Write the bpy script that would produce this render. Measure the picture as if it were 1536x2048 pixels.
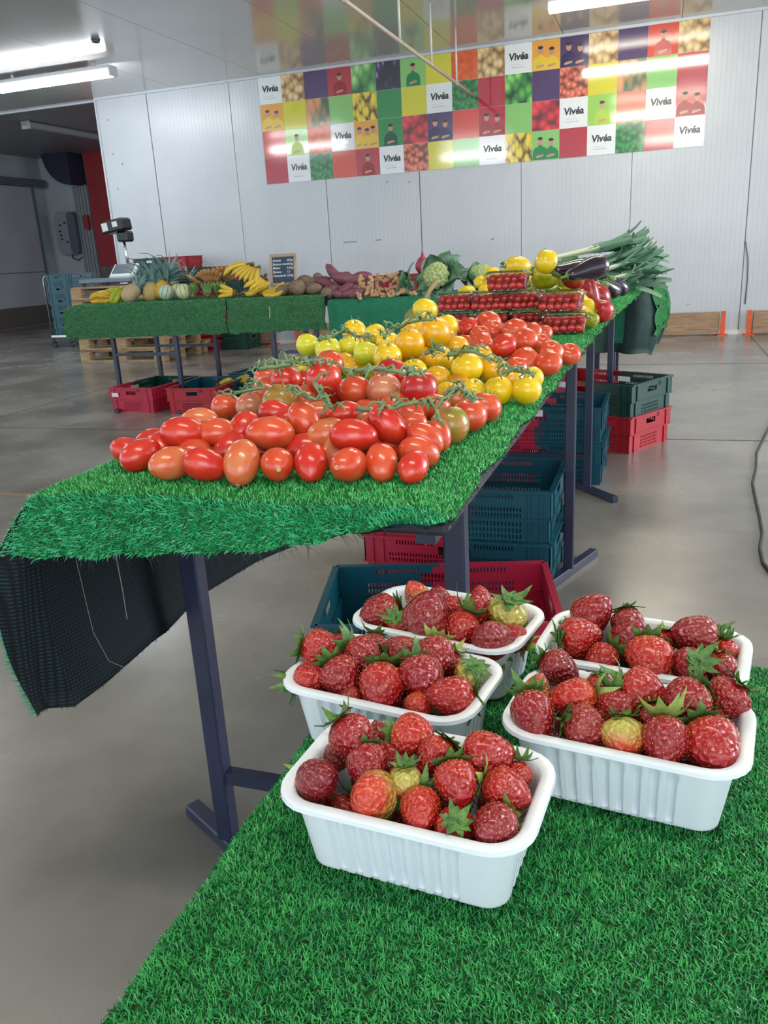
import bpy, math, random
import numpy as np
from mathutils import Vector, Matrix

for o in list(bpy.data.objects): bpy.data.objects.remove(o)
SC = bpy.context.scene
COL = SC.collection

# ---------------------------------------------------------------- camera
CAMR = [[0.947937246987747, 0.3139576824256422, -0.0533436914659146],
        [0.046769444595586684, -0.30293986370086806, -0.9518613649230228],
        [-0.315004118743726, 0.8998099869565903, -0.30185160683300905]]
FPX = 1623.85
HC = 1.0504
cam_data = bpy.data.cameras.new('camera')
cam = bpy.data.objects.new('camera', cam_data); COL.objects.link(cam)
Rm = Matrix(((CAMR[0][0], -CAMR[1][0], -CAMR[2][0]), (CAMR[0][1], -CAMR[1][1], -CAMR[2][1]), (CAMR[0][2], -CAMR[1][2], -CAMR[2][2])))
cam.matrix_world = Matrix.Translation((0, 0, HC)) @ Rm.to_4x4()
cam_data.sensor_fit = 'VERTICAL'; cam_data.sensor_height = 36; cam_data.sensor_width = 27
cam_data.lens = FPX * 36 / 2048
cam_data.clip_start = 0.02
SC.camera = cam

# ---------------------------------------------------------------- world, lights, exposure
SC.view_settings.view_transform = 'Standard'; SC.view_settings.look = 'None'
SC.view_settings.gamma = 1; SC.view_settings.use_curve_mapping = False
SC.view_settings.exposure = 0.1
w = bpy.data.worlds.new('world'); SC.world = w; w.use_nodes = True
w.node_tree.nodes['Background'].inputs[0].default_value = (0.80, 0.92, 1.0, 1)
w.node_tree.nodes['Background'].inputs[1].default_value = 2.0

def area(name, loc, target, sx, sy, power, col):
    l = bpy.data.lights.new(name, 'AREA'); l.shape = 'RECTANGLE'; l.size = sx; l.size_y = sy
    l.energy = power; l.color = col
    o = bpy.data.objects.new(name, l); COL.objects.link(o)
    o.location = loc
    d = Vector(target) - Vector(loc); o.rotation_euler = d.to_track_quat('-Z', 'Y').to_euler()
    return o
area('side_door_daylight', (5.6, 5.2, 1.9), (-1.0, 2.2, 0.7), 3.4, 2.4, 300, (0.96, 0.98, 1.0))
area('dock_daylight', (1.5, -3.6, 2.2), (-1.2, 3.5, 0.9), 3.2, 1.8, 60, (0.95, 0.98, 1.0))

# ---------------------------------------------------------------- helpers
def lin(c):
    if isinstance(c, str):
        c = c.lstrip('#'); c = [int(c[i:i+2], 16) for i in (0, 2, 4)]
    return tuple(((x/255)/12.92 if x/255 <= .04045 else ((x/255+.055)/1.055)**2.4) for x in c)

def mat(name, c, rough=.5, c2=None, nscale=8, detail=3, metal=0, spec=.5, bump=0, bscale=60, lo=.35, hi=.65,
        coat=0, emit=None, estr=0, stretch=None, sss=0, rough2=None):
    m = bpy.data.materials.new(name); m.use_nodes = True
    nt = m.node_tree; b = nt.nodes['Principled BSDF']
    b.inputs['Base Color'].default_value = (*lin(c), 1)
    b.inputs['Roughness'].default_value = rough; b.inputs['Metallic'].default_value = metal
    b.inputs['Specular IOR Level'].default_value = spec
    b.inputs['Coat Weight'].default_value = coat; b.inputs['Coat Roughness'].default_value = .12
    tc = nt.nodes.new('ShaderNodeTexCoord'); src = tc.outputs['Object']
    if stretch:
        mp = nt.nodes.new('ShaderNodeMapping'); mp.inputs['Scale'].default_value = stretch
        nt.links.new(src, mp.inputs[0]); src = mp.outputs[0]
    if c2 is not None:
        n = nt.nodes.new('ShaderNodeTexNoise'); n.inputs['Scale'].default_value = nscale; n.inputs['Detail'].default_value = detail
        nt.links.new(src, n.inputs['Vector'])
        r = nt.nodes.new('ShaderNodeValToRGB'); e = r.color_ramp.elements
        e[0].position = lo; e[1].position = hi; e[0].color = (*lin(c), 1); e[1].color = (*lin(c2), 1)
        nt.links.new(n.outputs['Fac'], r.inputs[0]); nt.links.new(r.outputs[0], b.inputs['Base Color'])
        if rough2 is not None:
            mr = nt.nodes.new('ShaderNodeMapRange'); mr.inputs[1].default_value = lo; mr.inputs[2].default_value = hi
            mr.inputs[3].default_value = rough; mr.inputs[4].default_value = rough2
            nt.links.new(n.outputs['Fac'], mr.inputs[0]); nt.links.new(mr.outputs[0], b.inputs['Roughness'])
    if bump:
        n = nt.nodes.new('ShaderNodeTexNoise'); n.inputs['Scale'].default_value = bscale; n.inputs['Detail'].default_value = 3
        nt.links.new(src, n.inputs['Vector'])
        bp = nt.nodes.new('ShaderNodeBump'); bp.inputs['Strength'].default_value = bump; bp.inputs['Distance'].default_value = .01
        nt.links.new(n.outputs['Fac'], bp.inputs['Height']); nt.links.new(bp.outputs[0], b.inputs['Normal'])
    if emit is not None:
        b.inputs['Emission Color'].default_value = (*lin(emit), 1); b.inputs['Emission Strength'].default_value = estr
    return m

def print_cells(name, dark, light, scale, stretch=(1, 1, 1), lo=.05, hi=.5, third=None):
    """printed picture of round produce: voronoi cells, dark between"""
    m = bpy.data.materials.new(name); m.use_nodes = True
    nt = m.node_tree; b = nt.nodes['Principled BSDF']; b.inputs['Roughness'].default_value = .09; b.inputs['Specular IOR Level'].default_value = .9
    tc = nt.nodes.new('ShaderNodeTexCoord'); mp = nt.nodes.new('ShaderNodeMapping'); mp.inputs['Scale'].default_value = stretch
    mp.inputs['Rotation'].default_value = (0, .5, 0)
    v = nt.nodes.new('ShaderNodeTexVoronoi'); v.inputs['Scale'].default_value = scale
    nt.links.new(tc.outputs['Object'], mp.inputs[0]); nt.links.new(mp.outputs[0], v.inputs['Vector'])
    r = nt.nodes.new('ShaderNodeValToRGB'); e = r.color_ramp.elements
    e[0].position = lo; e[0].color = (*lin(light), 1); e[1].position = hi; e[1].color = (*lin(dark), 1)
    if third is not None:
        t = e.new((lo+hi)/2); t.color = (*lin(third), 1)
    nt.links.new(v.outputs['Distance'], r.inputs[0]); nt.links.new(r.outputs[0], b.inputs['Base Color'])
    return m

class MB:
    def __init__(s): s.v = []; s.f = []; s.m = []
    def add(s, v, f, mi=0):
        k = len(s.v); s.v += [tuple(p) for p in v]; s.f += [tuple(i+k for i in q) for q in f]; s.m += [mi]*len(f); return s
    def box(s, x0, x1, y0, y1, z0, z1, mi=0):
        v = [(x, y, z) for z in (z0, z1) for y in (y0, y1) for x in (x0, x1)]
        return s.add(v, [(0, 2, 3, 1), (4, 5, 7, 6), (0, 1, 5, 4), (2, 6, 7, 3), (0, 4, 6, 2), (1, 3, 7, 5)], mi)
    def tube(s, pts, r, n=8, mi=0, cap=True):
        v, f = tube(pts, r, n, cap); return s.add(v, f, mi)
    def mesh(s, name='mesh', smooth=False):
        me = bpy.data.meshes.new(name); me.from_pydata(s.v, [], s.f)
        if any(s.m): me.polygons.foreach_set('material_index', s.m)
        if smooth: me.polygons.foreach_set('use_smooth', [True]*len(me.polygons))
        me.update(); return me

def tube(pts, r, n=8, cap=True):
    P = [Vector(p) for p in pts]; v = []; f = []
    if not isinstance(r, (list, tuple)): r = [r]*len(P)
    up = Vector((.13, .21, 1)).normalized(); prev = None
    for i, p in enumerate(P):
        t = (P[min(i+1, len(P)-1)]-P[max(i-1, 0)]).normalized()
        if prev is None:
            a = t.cross(up)
            if a.length < .05: a = t.cross(Vector((1, 0, 0)))
        else: a = prev-t*prev.dot(t)
        a.normalize(); prev = a; b = t.cross(a)
        for k in range(n):
            an = 2*math.pi*k/n; v.append(p+(a*math.cos(an)+b*math.sin(an))*r[i])
    for i in range(len(P)-1):
        for k in range(n):
            k2 = (k+1) % n; f.append((i*n+k, i*n+k2, (i+1)*n+k2, (i+1)*n+k))
    if cap: f += [tuple(range(n-1, -1, -1)), tuple(range((len(P)-1)*n, len(P)*n))]
    return v, f

def lathe(prof, n=20, fn=None):
    v = []; f = []
    for i, (r, z) in enumerate(prof):
        for k in range(n):
            a = 2*math.pi*k/n
            rr, zz = (r, z) if fn is None else fn(a, r, z)
            v.append((rr*math.cos(a), rr*math.sin(a), zz))
    m = len(prof)
    for i in range(m-1):
        for k in range(n):
            k2 = (k+1) % n; f.append((i*n+k, i*n+k2, (i+1)*n+k2, (i+1)*n+k))
    f.append(tuple(range(n-1, -1, -1))); f.append(tuple(range((m-1)*n, m*n)))
    return v, f

def lobj(name, me, mats, parent=None, M=None):
    """link one mesh object; material on the object so meshes can be shared"""
    o = bpy.data.objects.new(name, me); COL.objects.link(o)
    if not isinstance(mats, (list, tuple)): mats = [mats]
    while len(me.materials) < len(mats): me.materials.append(None)
    for i, m in enumerate(mats):
        o.material_slots[i].link = 'OBJECT'; o.material_slots[i].material = m
    if parent is not None: o.parent = parent
    if M is not None:
        if parent is None: o.matrix_world = M
        else: o.matrix_local = M
    return o

def tag(o, label, cat, group=None):
    o['label'] = label; o['category'] = cat
    if group: o['group'] = group
    return o
def struct(o): o['kind'] = 'structure'; return o
def stuff(o): o['kind'] = 'stuff'; return o
def empty(name, label, cat, M, group=None):
    o = bpy.data.objects.new(name, None); COL.objects.link(o); o.empty_display_size = .05
    o.matrix_world = M; tag(o, label, cat, group); return o

def TR(p): return Matrix.Translation(Vector(p))
def align(axis, spin=0):
    """rotation taking +Z to axis"""
    return Vector(axis).normalized().to_track_quat('Z', 'Y').to_matrix().to_4x4() @ Matrix.Rotation(spin, 4, 'Z')
def RZ(a): return Matrix.Rotation(a, 4, 'Z')
CR = Vector(CAMR[0]); CU = -Vector(CAMR[1]); CF = Vector(CAMR[2]); C0 = Vector((0, 0, HC))
def W(u, v, z):
    """where the sight line through photo pixel (u, v) meets height z"""
    d = CR*((u-768)/FPX) - CU*((v-1024)/FPX) + CF
    return C0 + d*((z-HC)/d.z)
def WY(u, v, y):
    d = CR*((u-768)/FPX) - CU*((v-1024)/FPX) + CF
    return C0 + d*(y/d.y)
def depth(p): return (Vector(p)-C0).dot(CF)
ORD = ['first', 'second', 'third', 'fourth', 'fifth', 'sixth', 'seventh', 'eighth', 'ninth', 'tenth', 'eleventh', 'twelfth', 'thirteenth', 'fourteenth', 'fifteenth', 'sixteenth', 'seventeenth', 'eighteenth', 'nineteenth', 'twentieth', 'twenty-first', 'twenty-second']

WALL_Y = 9.945; CEIL = 3.185
# ---------------------------------------------------------------- materials
M_floor = mat('polished_concrete', '#6b6762', .20, '#928e86', 1.3, 9, rough2=.30, bump=.012, bscale=25, spec=.7)
M_wall = mat('white_sandwich_panel', '#c1c6cc', .30, '#babfc6', 1.3, 2)
M_joint = mat('dark_joint', '#6d7175', .6)
M_ceil = mat('grey_lacquered_ceiling', '#bcbcb8', .13, '#c4c2be', .7, 2, spec=.85)
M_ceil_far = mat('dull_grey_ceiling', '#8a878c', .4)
M_alcove = mat('grey_blue_wall', '#b4bcc2', .5, '#a8b0b8', 1.2)
M_redwall = mat('dark_red_wall', '#a8343a', .5, '#952c32', 2)
M_door = mat('pale_grey_door', '#b0b0b5', .4, '#a6a6ac', 1.5)
M_steel = mat('galvanised_steel', '#6d7880', .4, metal=.4)
M_plank = mat('raw_timber', '#a98c70', .7, '#8a6d55', 7, 4, stretch=(1, 6, 10), bump=.1, bscale=20)
M_pallet = mat('pallet_timber', '#b59a76', .75, '#94795a', 6, 4, stretch=(1.5, 1.5, 12), bump=.1, bscale=20)
M_orange = mat('orange_paint', '#d95a2c', .45, '#c94e26', 8)
M_whitep = mat('white_paint', '#d5d8d8', .4)
M_bluelegs = mat('navy_powder_coat', '#262d48', .35, '#1f253b', 10, spec=.6)
M_board = mat('dark_table_board', '#2b2a30', .6, '#36333a', 8)
M_turf = mat('turf_backing_green', '#0d5a2b', .8, '#12702f', 40, bump=.4, bscale=300)
M_blade = mat('turf_blades', '#1f9442', .38, '#4fbf62', 90, 2, spec=.6)
M_blade_b = mat('turf_blades_front_lit', '#118a50', .33, '#35b878', 60, 2, spec=.7)  # same turf; teal cast of the light on hanging parts put into colour
M_blade_s = mat('turf_blades_deep', '#12803a', .38, '#38ab50', 70, 2, spec=.6)
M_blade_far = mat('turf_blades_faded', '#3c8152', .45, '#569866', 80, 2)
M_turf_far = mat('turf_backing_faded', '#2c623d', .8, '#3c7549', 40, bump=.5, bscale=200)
M_dkgreen = mat('dark_green_felt', '#0b6648', .75, '#0e7352', 30, bump=.2, bscale=150)
M_red = mat('red_crate_plastic', '#a81826', .38, '#981522', 5, spec=.5)
M_pink = mat('crimson_crate_plastic', '#b5203f', .36, '#a51b38', 5)
M_teal = mat('teal_crate_plastic', '#085061', .34, '#084756', 5)
M_green = mat('bottle_green_crate_plastic', '#073c35', .36, '#07362f', 5)
M_sticker = mat('white_sticker', '#d8dade', .5)
M_punnet = mat('white_punnet_plastic', '#e6ecf2', .32, '#dfe6ee', 6, spec=.5)
M_chrome = mat('chrome', '#c8c8c8', .18, metal=1)
M_black = mat('black_plastic', '#17171b', .35)
M_greyp = mat('grey_plastic', '#8d949a', .35)
M_lampw = mat('lamp_housing', '#c9ccd0', .35)
M_tube = mat('lit_tube', '#ffffff', .4, emit='#f6fbff', estr=45)
M_tube_off = mat('unlit_tube_cover', '#8d8c90', .35)
M_rod = mat('white_rod', '#d0cdca', .4)
M_pipe = mat('cream_pipe', '#b9aa9c', .4)

def weave(name, c, c2):
    m = mat(name, c, .75, spec=.25); nt = m.node_tree; b = nt.nodes['Principled BSDF']
    tc = nt.nodes.new('ShaderNodeTexCoord')
    ws = []
    for rot in ('Z', 'Y'):
        wv = nt.nodes.new('ShaderNodeTexWave'); wv.bands_direction = rot; wv.inputs['Scale'].default_value = 55
        wv.inputs['Distortion'].default_value = .6
        nt.links.new(tc.outputs['Object'], wv.inputs[0]); ws.append(wv)
    mx = nt.nodes.new('ShaderNodeMath'); mx.operation = 'MULTIPLY'
    nt.links.new(ws[0].outputs['Fac'], mx.inputs[0]); nt.links.new(ws[1].outputs['Fac'], mx.inputs[1])
    r = nt.nodes.new('ShaderNodeValToRGB'); r.color_ramp.elements[0].color = (*lin(c), 1); r.color_ramp.elements[1].color = (*lin(c2), 1)
    nt.links.new(mx.outputs[0], r.inputs[0]); nt.links.new(r.outputs[0], b.inputs['Base Color'])
    bp = nt.nodes.new('ShaderNodeBump'); bp.inputs['Strength'].default_value = .6; bp.inputs['Distance'].default_value = .002
    nt.links.new(mx.outputs[0], bp.inputs['Height']); nt.links.new(bp.outputs[0], b.inputs['Normal'])
    return m
M_weave = weave('black_woven_backing', '#05090c', '#143039')

# ---------------------------------------------------------------- floor
b = MB(); b.box(-12.7, 7, -4.5, 16.2, -.1, 0)
fl = struct(lobj('floor', b.mesh('floor'), M_floor))
M_joint_f = mat('saw_cut_joint', '#463f3a', .7)
M_line = mat('worn_orange_line', '#9a6f45', .5, '#7d6350', 6)
for nm, x0, x1, y, wd, mm in [('floor_joint', -12.5, 6, 4.63, .008, M_joint_f), ('floor_line', -12.5, -1.2, 3.12, .035, M_line), ('floor_joint', -12.5, 6, 7.6, .008, M_joint_f)]:
    b = MB(); b.box(x0, x1, y-wd/2, y+wd/2, 0, .0012); lobj(nm, b.mesh(nm), mm, fl)
b = MB(); b.box(-12.5, -3.2, 4.655, 4.675, 0, .0012); lobj('floor_line', b.mesh('fl'), mat('worn_pink_line', '#8d6a5a', .5), fl)
b = MB(); b.box(-4.9, -4.892, -4, 9.8, 0, .001); lobj('floor_joint', b.mesh('fj'), M_joint_f, fl)
b = MB(); b.box(.9, .908, -4, 9.8, 0, .001); lobj('floor_joint', b.mesh('fj'), M_joint_f, fl)

# ---------------------------------------------------------------- back wall: backing + ribbed panels
b = MB(); b.box(-7.13, 6.8, WALL_Y+.006, WALL_Y+.12, 0, CEIL); wall = struct(lobj('wall_back', b.mesh('wall_back'), M_joint))
seams = [-7.132, -6.370, -5.194, -3.996, -2.805, -1.610, -.405, .793, 1.99, 3.185, 4.38, 5.575, 6.8]
def ribbed(width, ribs=True):
    """panel front profile with fine vertical grooves, extruded up"""
    xs = [0.0]; ys = [.004]; xs.append(.004); ys.append(0)
    n = max(1, round(width/.05))
    for i in range(1, n):
        x = width*i/n; g = .0016
        xs += [x-.003, x-.0012, x+.0012, x+.003]; ys += [0, g, g, 0]
    xs += [width-.004, width]; ys += [0, .004]
    bb = MB(); v = []
    for x, y in zip(xs, ys): v += [(x, y, 0), (x, y, CEIL-.012)]
    f = [(2*i, 2*i+2, 2*i+3, 2*i+1) for i in range(len(xs)-1)]
    bb.add(v, f); return bb.mesh('wall_panel')
cache = {}
for i in range(len(seams)-1):
    wd = round(seams[i+1]-seams[i]-.007, 2)
    if wd not in cache: cache[wd] = ribbed(wd)
    lobj('wall_panel', cache[wd], M_wall, wall, TR((seams[i]+.0035, WALL_Y, 0)))
# white angle trim under the ceiling, skirting boards in orange brackets
b = MB(); b.box(-7.13, 6.8, WALL_Y-.03, WALL_Y-.001, CEIL-.03, CEIL-.001); struct(lobj('trim_1', b.mesh('trim'), M_wall))
b = MB(); b.box(-7.15, -7.128, WALL_Y-.02, WALL_Y+.13, 0, CEIL-.001); struct(lobj('trim_2', b.mesh('trim'), M_wall))
def bev(o, w=.003, seg=1):
    m = o.modifiers.new('bevel', 'BEVEL'); m.width = w; m.segments = seg; m.limit_method = 'ANGLE'; return o
bb_root = struct(lobj('baseboard_back', (lambda q: (q.box(-7.1, 6.7, WALL_Y-.022, WALL_Y-.002, 0, .05), q)[1])(MB()).mesh('bb'), M_whitep))
for x0, x1 in [(-7.05, -4.86), (-4.50, -2.2), (-2.0, .585), (.93, 3.2)]:
    b = MB(); b.box(x0, x1, WALL_Y-.075, WALL_Y-.025, .012, .25); bev(lobj('skirting_plank', b.mesh('plank'), M_plank, bb_root))
for x in (-4.875, -4.535, .60, .865, 3.21):
    b = MB(); b.box(x, x+.048, WALL_Y-.092, WALL_Y-.076, 0, .262); b.box(x-.03, x+.08, WALL_Y-.15, WALL_Y-.02, 0, .01)
    lobj('plank_bracket', b.mesh('bracket'), M_orange, bb_root)

# ---------------------------------------------------------------- ceiling
b = MB(); b.box(-12.7, 7, -4.5, 10.06, CEIL+.006, CEIL+.3); b.box(-12.7, 7, 10.06, 16.2, CEIL+.18, CEIL+.3)
ceil = struct(lobj('ceiling', b.mesh('ceiling'), M_joint))
xs = [-12.65, -11.9, -10.7, -9.5, -8.3, -7.13, -5.94, -4.72, -3.53, -2.34, -1.15, .04, 1.23, 2.42, 3.61, 4.8, 7]
for i in range(len(xs)-1):
    b = MB(); b.box(xs[i]+.003, xs[i+1]-.003, -4.5, 10.06, CEIL, CEIL+.005)
    lobj('ceiling_panel', b.mesh('cp'), M_ceil, ceil)
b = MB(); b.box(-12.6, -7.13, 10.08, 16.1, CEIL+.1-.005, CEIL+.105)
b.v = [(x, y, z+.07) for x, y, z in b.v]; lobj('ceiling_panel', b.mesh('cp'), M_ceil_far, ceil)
b = MB(); b.box(-12.6, -7.13, 10.06, 10.09, CEIL-.02, CEIL+.18); struct(lobj('trim_3', b.mesh('t'), M_wall))

# ---------------------------------------------------------------- room beyond on the left
b = MB(); b.box(-12.75, -12.6, 6.5, 16.2, 0, CEIL+.17); struct(lobj('wall_left', b.mesh('wl'), M_alcove))
b = MB(); b.box(-12.6, -11.4, 15.3, 15.45, 0, CEIL+.17); rw = struct(lobj('wall_rear', b.mesh('wr'), M_alcove))
b = MB(); b.box(-11.4, -6.9, 15.2, 15.3, 1.13, CEIL+.17); struct(lobj('wall_right', b.mesh('wred'), M_redwall))
b = MB(); b.box(-11.4, -6.9, 15.22, 15.3, 0, 1.13); struct(lobj('wall_right_lower', b.mesh('wlow'), mat('worn_grey_wall', '#8b8683', .6, '#5d5a5c', 3)))
# sliding cold room door with rail
b = MB(); b.box(-12.6, -12.50, 9.6, 14.8, .03, 2.76); dr = struct(lobj('door_1', b.mesh('door'), M_door))
b = MB(); b.box(-12.5, -12.485, 9.6, 14.8, .03, .42); lobj('kick_board', b.mesh('kb'), mat('brown_kick_board', '#5f5350', .6), dr)
b = MB(); b.box(-12.5, -12.49, 9.6, 14.8, 1.08, 1.10); lobj('door_seam', b.mesh('ds'), M_joint, dr)
b = MB(); b.box(-12.56, -12.47, 14.8, 14.86, .03, 2.76); lobj('door_edge', b.mesh('de'), M_steel, dr)
b = MB(); b.box(-12.6, -12.42, 9.0, 15.2, 2.78, 2.91); b.box(-12.42, -12.40, 9.0, 15.2, 2.76, 2.80)
bev(struct(lobj('door_rail', b.mesh('rail'), M_steel)), .01)
b = MB(); b.box(-12.6, -12.42, 13.6, 13.9, 2.912, 3.0); lobj('rail_motor', b.mesh('motor'), M_steel, dr)
# conduit + dark blue strip curtain hood + electric cabinet
b = MB()
for i in range(5):
    b.box(-11.78+i*.075, -11.72+i*.075, 15.18, 15.199, .0, 2.75)
tag(lobj('cable_trunking', b.mesh('ct'), M_greyp), 'grey vertical trunking beside the red wall on the left', 'trunking')
def arc_hood():
    bb = MB(); pts = []
    for k in range(13):
        a = math.pi/2*k/12; pts.append((math.cos(a)*.62, -math.sin(a)*.62))
    top = [(0, 0)]
    v = []; 
    for y in (0, .5):
        v.append((0.62, y, 0))
        for (cx, cz) in pts: v.append((.62-cx, y, cz))
    n = len(pts)+1; f = [tuple(range(n)), tuple(range(2*n-1, n-1, -1))]
    for k in range(n): f.append((k, (k+1) % n, n+(k+1) % n, n+k))
    bb.add(v, f); return bb.mesh('hood')
tag(lobj('air_curtain_hood', arc_hood(), mat('dark_blue_canvas', '#272c44', .6), None, TR((-12.1, 14.8, CEIL+.168))), 'dark blue rounded hood under the ceiling left of the red wall', 'hood')
cab = empty('electric_cabinet', 'rounded grey electric box on the far left wall', 'electric box', TR((-11.85, 15.298, 1.38)))
def rbox(w_, h_, d_, r, n=5):
    """rounded-rect slab in XZ, depth along Y (front at -d)"""
    pts = []
    for cx, cz, a0 in [(w_/2-r, h_/2-r, 0), (-w_/2+r, h_/2-r, 90), (-w_/2+r, -h_/2+r, 180), (w_/2-r, -h_/2+r, 270)]:
        for k in range(n+1):
            a = math.radians(a0+90*k/n); pts.append((cx+r*math.cos(a), cz+r*math.sin(a)))
    m = len(pts); v = [(x, 0, z) for x, z in pts]+[(x, -d_, z) for x, z in pts]
    f = [tuple(range(m-1, -1, -1)), tuple(range(m, 2*m))]+[(k, (k+1) % m, m+(k+1) % m, m+k) for k in range(m)]
    return v, f
b = MB(); b.add(*rbox(.46, .86, .2, .16)); bev(lobj('case', b.mesh('case'), M_greyp, cab, TR((-.22, 0, .45))), .01)
b = MB(); b.add(*rbox(.2, .84, .23, .09)); lobj('side_cover', b.mesh('sc'), mat('slate_plastic', '#59616d', .4), cab, TR((0, 0, .45)))
for k, (dx, dz) in enumerate([(-.3, .62), (-.32, .5), (-.31, .42), (-.3, .34), (-.18, .28), (-.18, .66)]):
    b = MB(); b.add(*lathe([(.0, 0), (.02, 0), (.02, .02), (.0, .02)], 10)); lobj('knob', b.mesh('knob'), M_black, cab, TR((dx, -.2, dz)) @ Matrix.Rotation(math.pi/2, 4, 'X'))
b = MB(); b.tube([(-.2, -.1, .05), (-.15, -.15, -.05), (0, -.16, -.1), (.08, -.1, -.02), (.1, -.05, .1)], .012, 6); lobj('cable', b.mesh('cable'), M_black, cab)
b = MB(); b.add(*rbox(.12, .3, .1, .05)); tag(lobj('alarm_horn', b.mesh('al'), M_redwall, None, TR((-11.5, 15.199, 2.02))), 'small dark red alarm box beside the grey trunking', 'alarm')
# printer arm + scale on pallets
# ---------------------------------------------------------------- lamps and overhead pipe
def tube_lamp(x0, x1, y, z, label, mt=M_tube, flip=False):
    t = empty('ceiling_lamp', label, 'lamp', TR(((x0+x1)/2, y, z)), 'ceiling tube lamps')
    L = (x1-x0)/2
    b = MB(); b.box(-L, L, -.075, .075, .03, .075); b.box(-L+.2, -L+.23, -.02, .02, .07, CEIL-z); b.box(L-.23, L-.2, -.02, .02, .07, CEIL-z)
    bev(lobj('housing', b.mesh('housing'), M_lampw, t), .01)
    pr = [(-.062, .03), (-.06, 0), (-.04, -.03), (0, -.042), (.04, -.03), (.06, 0), (.062, .03)]
    v = []; 
    for x in (-L+.02, L-.02): v += [(x, p, q) for p, q in pr]
    n = len(pr); f = [(k, k+1, n+k+1, n+k) for k in range(n-1)]+[tuple(range(n)), tuple(range(2*n-1, n-1, -1))]
    b = MB(); b.add(v, f); lobj('diffuser', b.mesh('diffuser', True), mt, t)
    for s in (-1, 1):
        b = MB(); b.box(s*L-.012, s*L+.012, -.072, .072, -.035, .07); bev(lobj('end_cap', b.mesh('cap'), M_lampw, t), .008)
    return t
M_tube_w = mat('lit_tube_warm', '#ffffff', .4, emit='#fff6e2', estr=42)
tube_lamp(-7.25, -5.72, 8.35, 3.06, 'lit white tube lamp under the ceiling at the upper left')
tube_lamp(-1.10, .42, 8.35, 3.06, 'lit warm white tube lamp at the top right edge of the photo', M_tube_w)
tube_lamp(-7.25, -5.72, 4.5, 3.06, 'lit tube lamp in the nearer row on the left, seen as a reflection')
tube_lamp(-1.0, .52, 4.2, 3.06, 'lit tube lamp above the long vegetable table', M_tube_w)
tube_lamp(-11.9, -10.4, 8.35, 3.06, 'added unseen tube lamp continuing the far row, brightening the room beyond on the left')  # added lamp out of view, lifts the dark room beyond on the left
tube_lamp(-4.9, -3.4, .6, 3.06, 'lit tube lamp behind the photographer on the left')
tube_lamp(-.6, .9, .2, 3.06, 'lit tube lamp above the photographer', M_tube_w)
lo = empty('ceiling_lamp', 'unlit grey tube lamp on the dark ceiling beyond the white wall', 'lamp', TR((-9.62, 12.6, CEIL+.06)))
b = MB(); b.box(-.05, .05, -1.05, 1.05, 0, .1); bev(lobj('housing', b.mesh('h'), M_tube_off, lo), .02)
b = MB(); b.box(-.07, .07, -1.1, -1.04, -.02, .1); bev(lobj('end_cap', b.mesh('h'), M_lampw, lo), .01)
b = MB(); b.add(*lathe([(.0, 0), (.045, .0), (.035, -.03), (.0, -.035)], 14))
tag(lobj('ceiling_sensor', b.mesh('sensor', True), mat('dark_sensor', '#4c4e52', .4), None, TR((-5.35, 7.6, CEIL))), 'small dark domed sensor on the ceiling above the left lamp', 'sensor')
pp = empty('hanging_pipe', 'thin cream pipe hung under the ceiling on four white rods', 'pipe', TR((-2.12, 7, 2.68)))
b = MB(); b.tube([(0, -4.2, -.012), (0, -1, 0), (0, 1, 0), (.0, 2.9, 0)], .016, 10); lobj('pipe', b.mesh('pipe', True), M_pipe, pp)
for y in (-1.2, .09, 1.07, 2.05):
    b = MB(); b.tube([(0, y, .012), (0, y, CEIL-2.68-.001)], .010, 8); lobj('hanger_rod', b.mesh('rod', True), M_rod, pp)
    b = MB(); b.tube([(0, y-.03, 0), (0, y+.03, 0)], .02, 10); lobj('clamp', b.mesh('clamp', True), M_pipe, pp)

# ---------------------------------------------------------------- pallets, scale, trolley
def pallet(M, label, group='wooden pallets on the left'):
    t = empty('pallet', label, 'pallet', M, group)
    L, Wd = 1.2, .8
    for y in (-Wd/2+.07, -Wd/4, 0, Wd/4, Wd/2-.07):
        b = MB(); b.box(-L/2, L/2, y-.05, y+.05, .122, .144); lobj('deck_board', b.mesh('db'), M_pallet, t)
    for x in (-L/2+.072, 0, L/2-.072):
        b = MB(); b.box(x-.07, x+.07, -Wd/2, Wd/2, .1, .122); lobj('stringer_board', b.mesh('sb'), M_pallet, t)
        for y in (-Wd/2+.05, 0, Wd/2-.05):
            b = MB(); b.box(x-.07, x+.07, y-.05, y+.05, .022, .1); lobj('block', b.mesh('bl'), M_pallet, t)
    for y in (-Wd/2+.05, 0, Wd/2-.05):
        b = MB(); b.box(-L/2, L/2, y-.05, y+.05, 0, .022); lobj('bottom_board', b.mesh('bb'), M_pallet, t)
    return t
for k in range(6):
    pallet(TR((-6.07+.012*(k % 2), 8.66, .146*k)) @ RZ(.03*(k % 3-1)), 'wooden pallet under the weighing scale, %s from the floor in its stack' % ORD[k])
sc = empty('weighing_scale', 'flat steel platform scale with grey display on top of the pallet stack', 'scale', TR((-6.12, 8.56, .146*6)))
b = MB(); b.box(-.42, .3, -.28, .25, .03, .085); bev(lobj('platform', b.mesh('pf'), M_steel, sc), .012)
b = MB()
for x in (-.38, .26):
    for y in (-.24, .21): b.add(*[[(p[0]+x, p[1]+y, p[2]) for p in lathe([(.025, 0), (.025, .03)], 8)[0]], lathe([(.025, 0), (.025, .03)], 8)[1]])
lobj('foot', b.mesh('ft'), M_black, sc)
b = MB(); b.tube([(-.03, .2, .08), (-.06, .2, .62)], .018, 10); lobj('column', b.mesh('col', True), M_chrome, sc)
Md = TR((.08, -.06, .15)) @ Matrix.Rotation(.75, 4, 'X')
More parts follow.
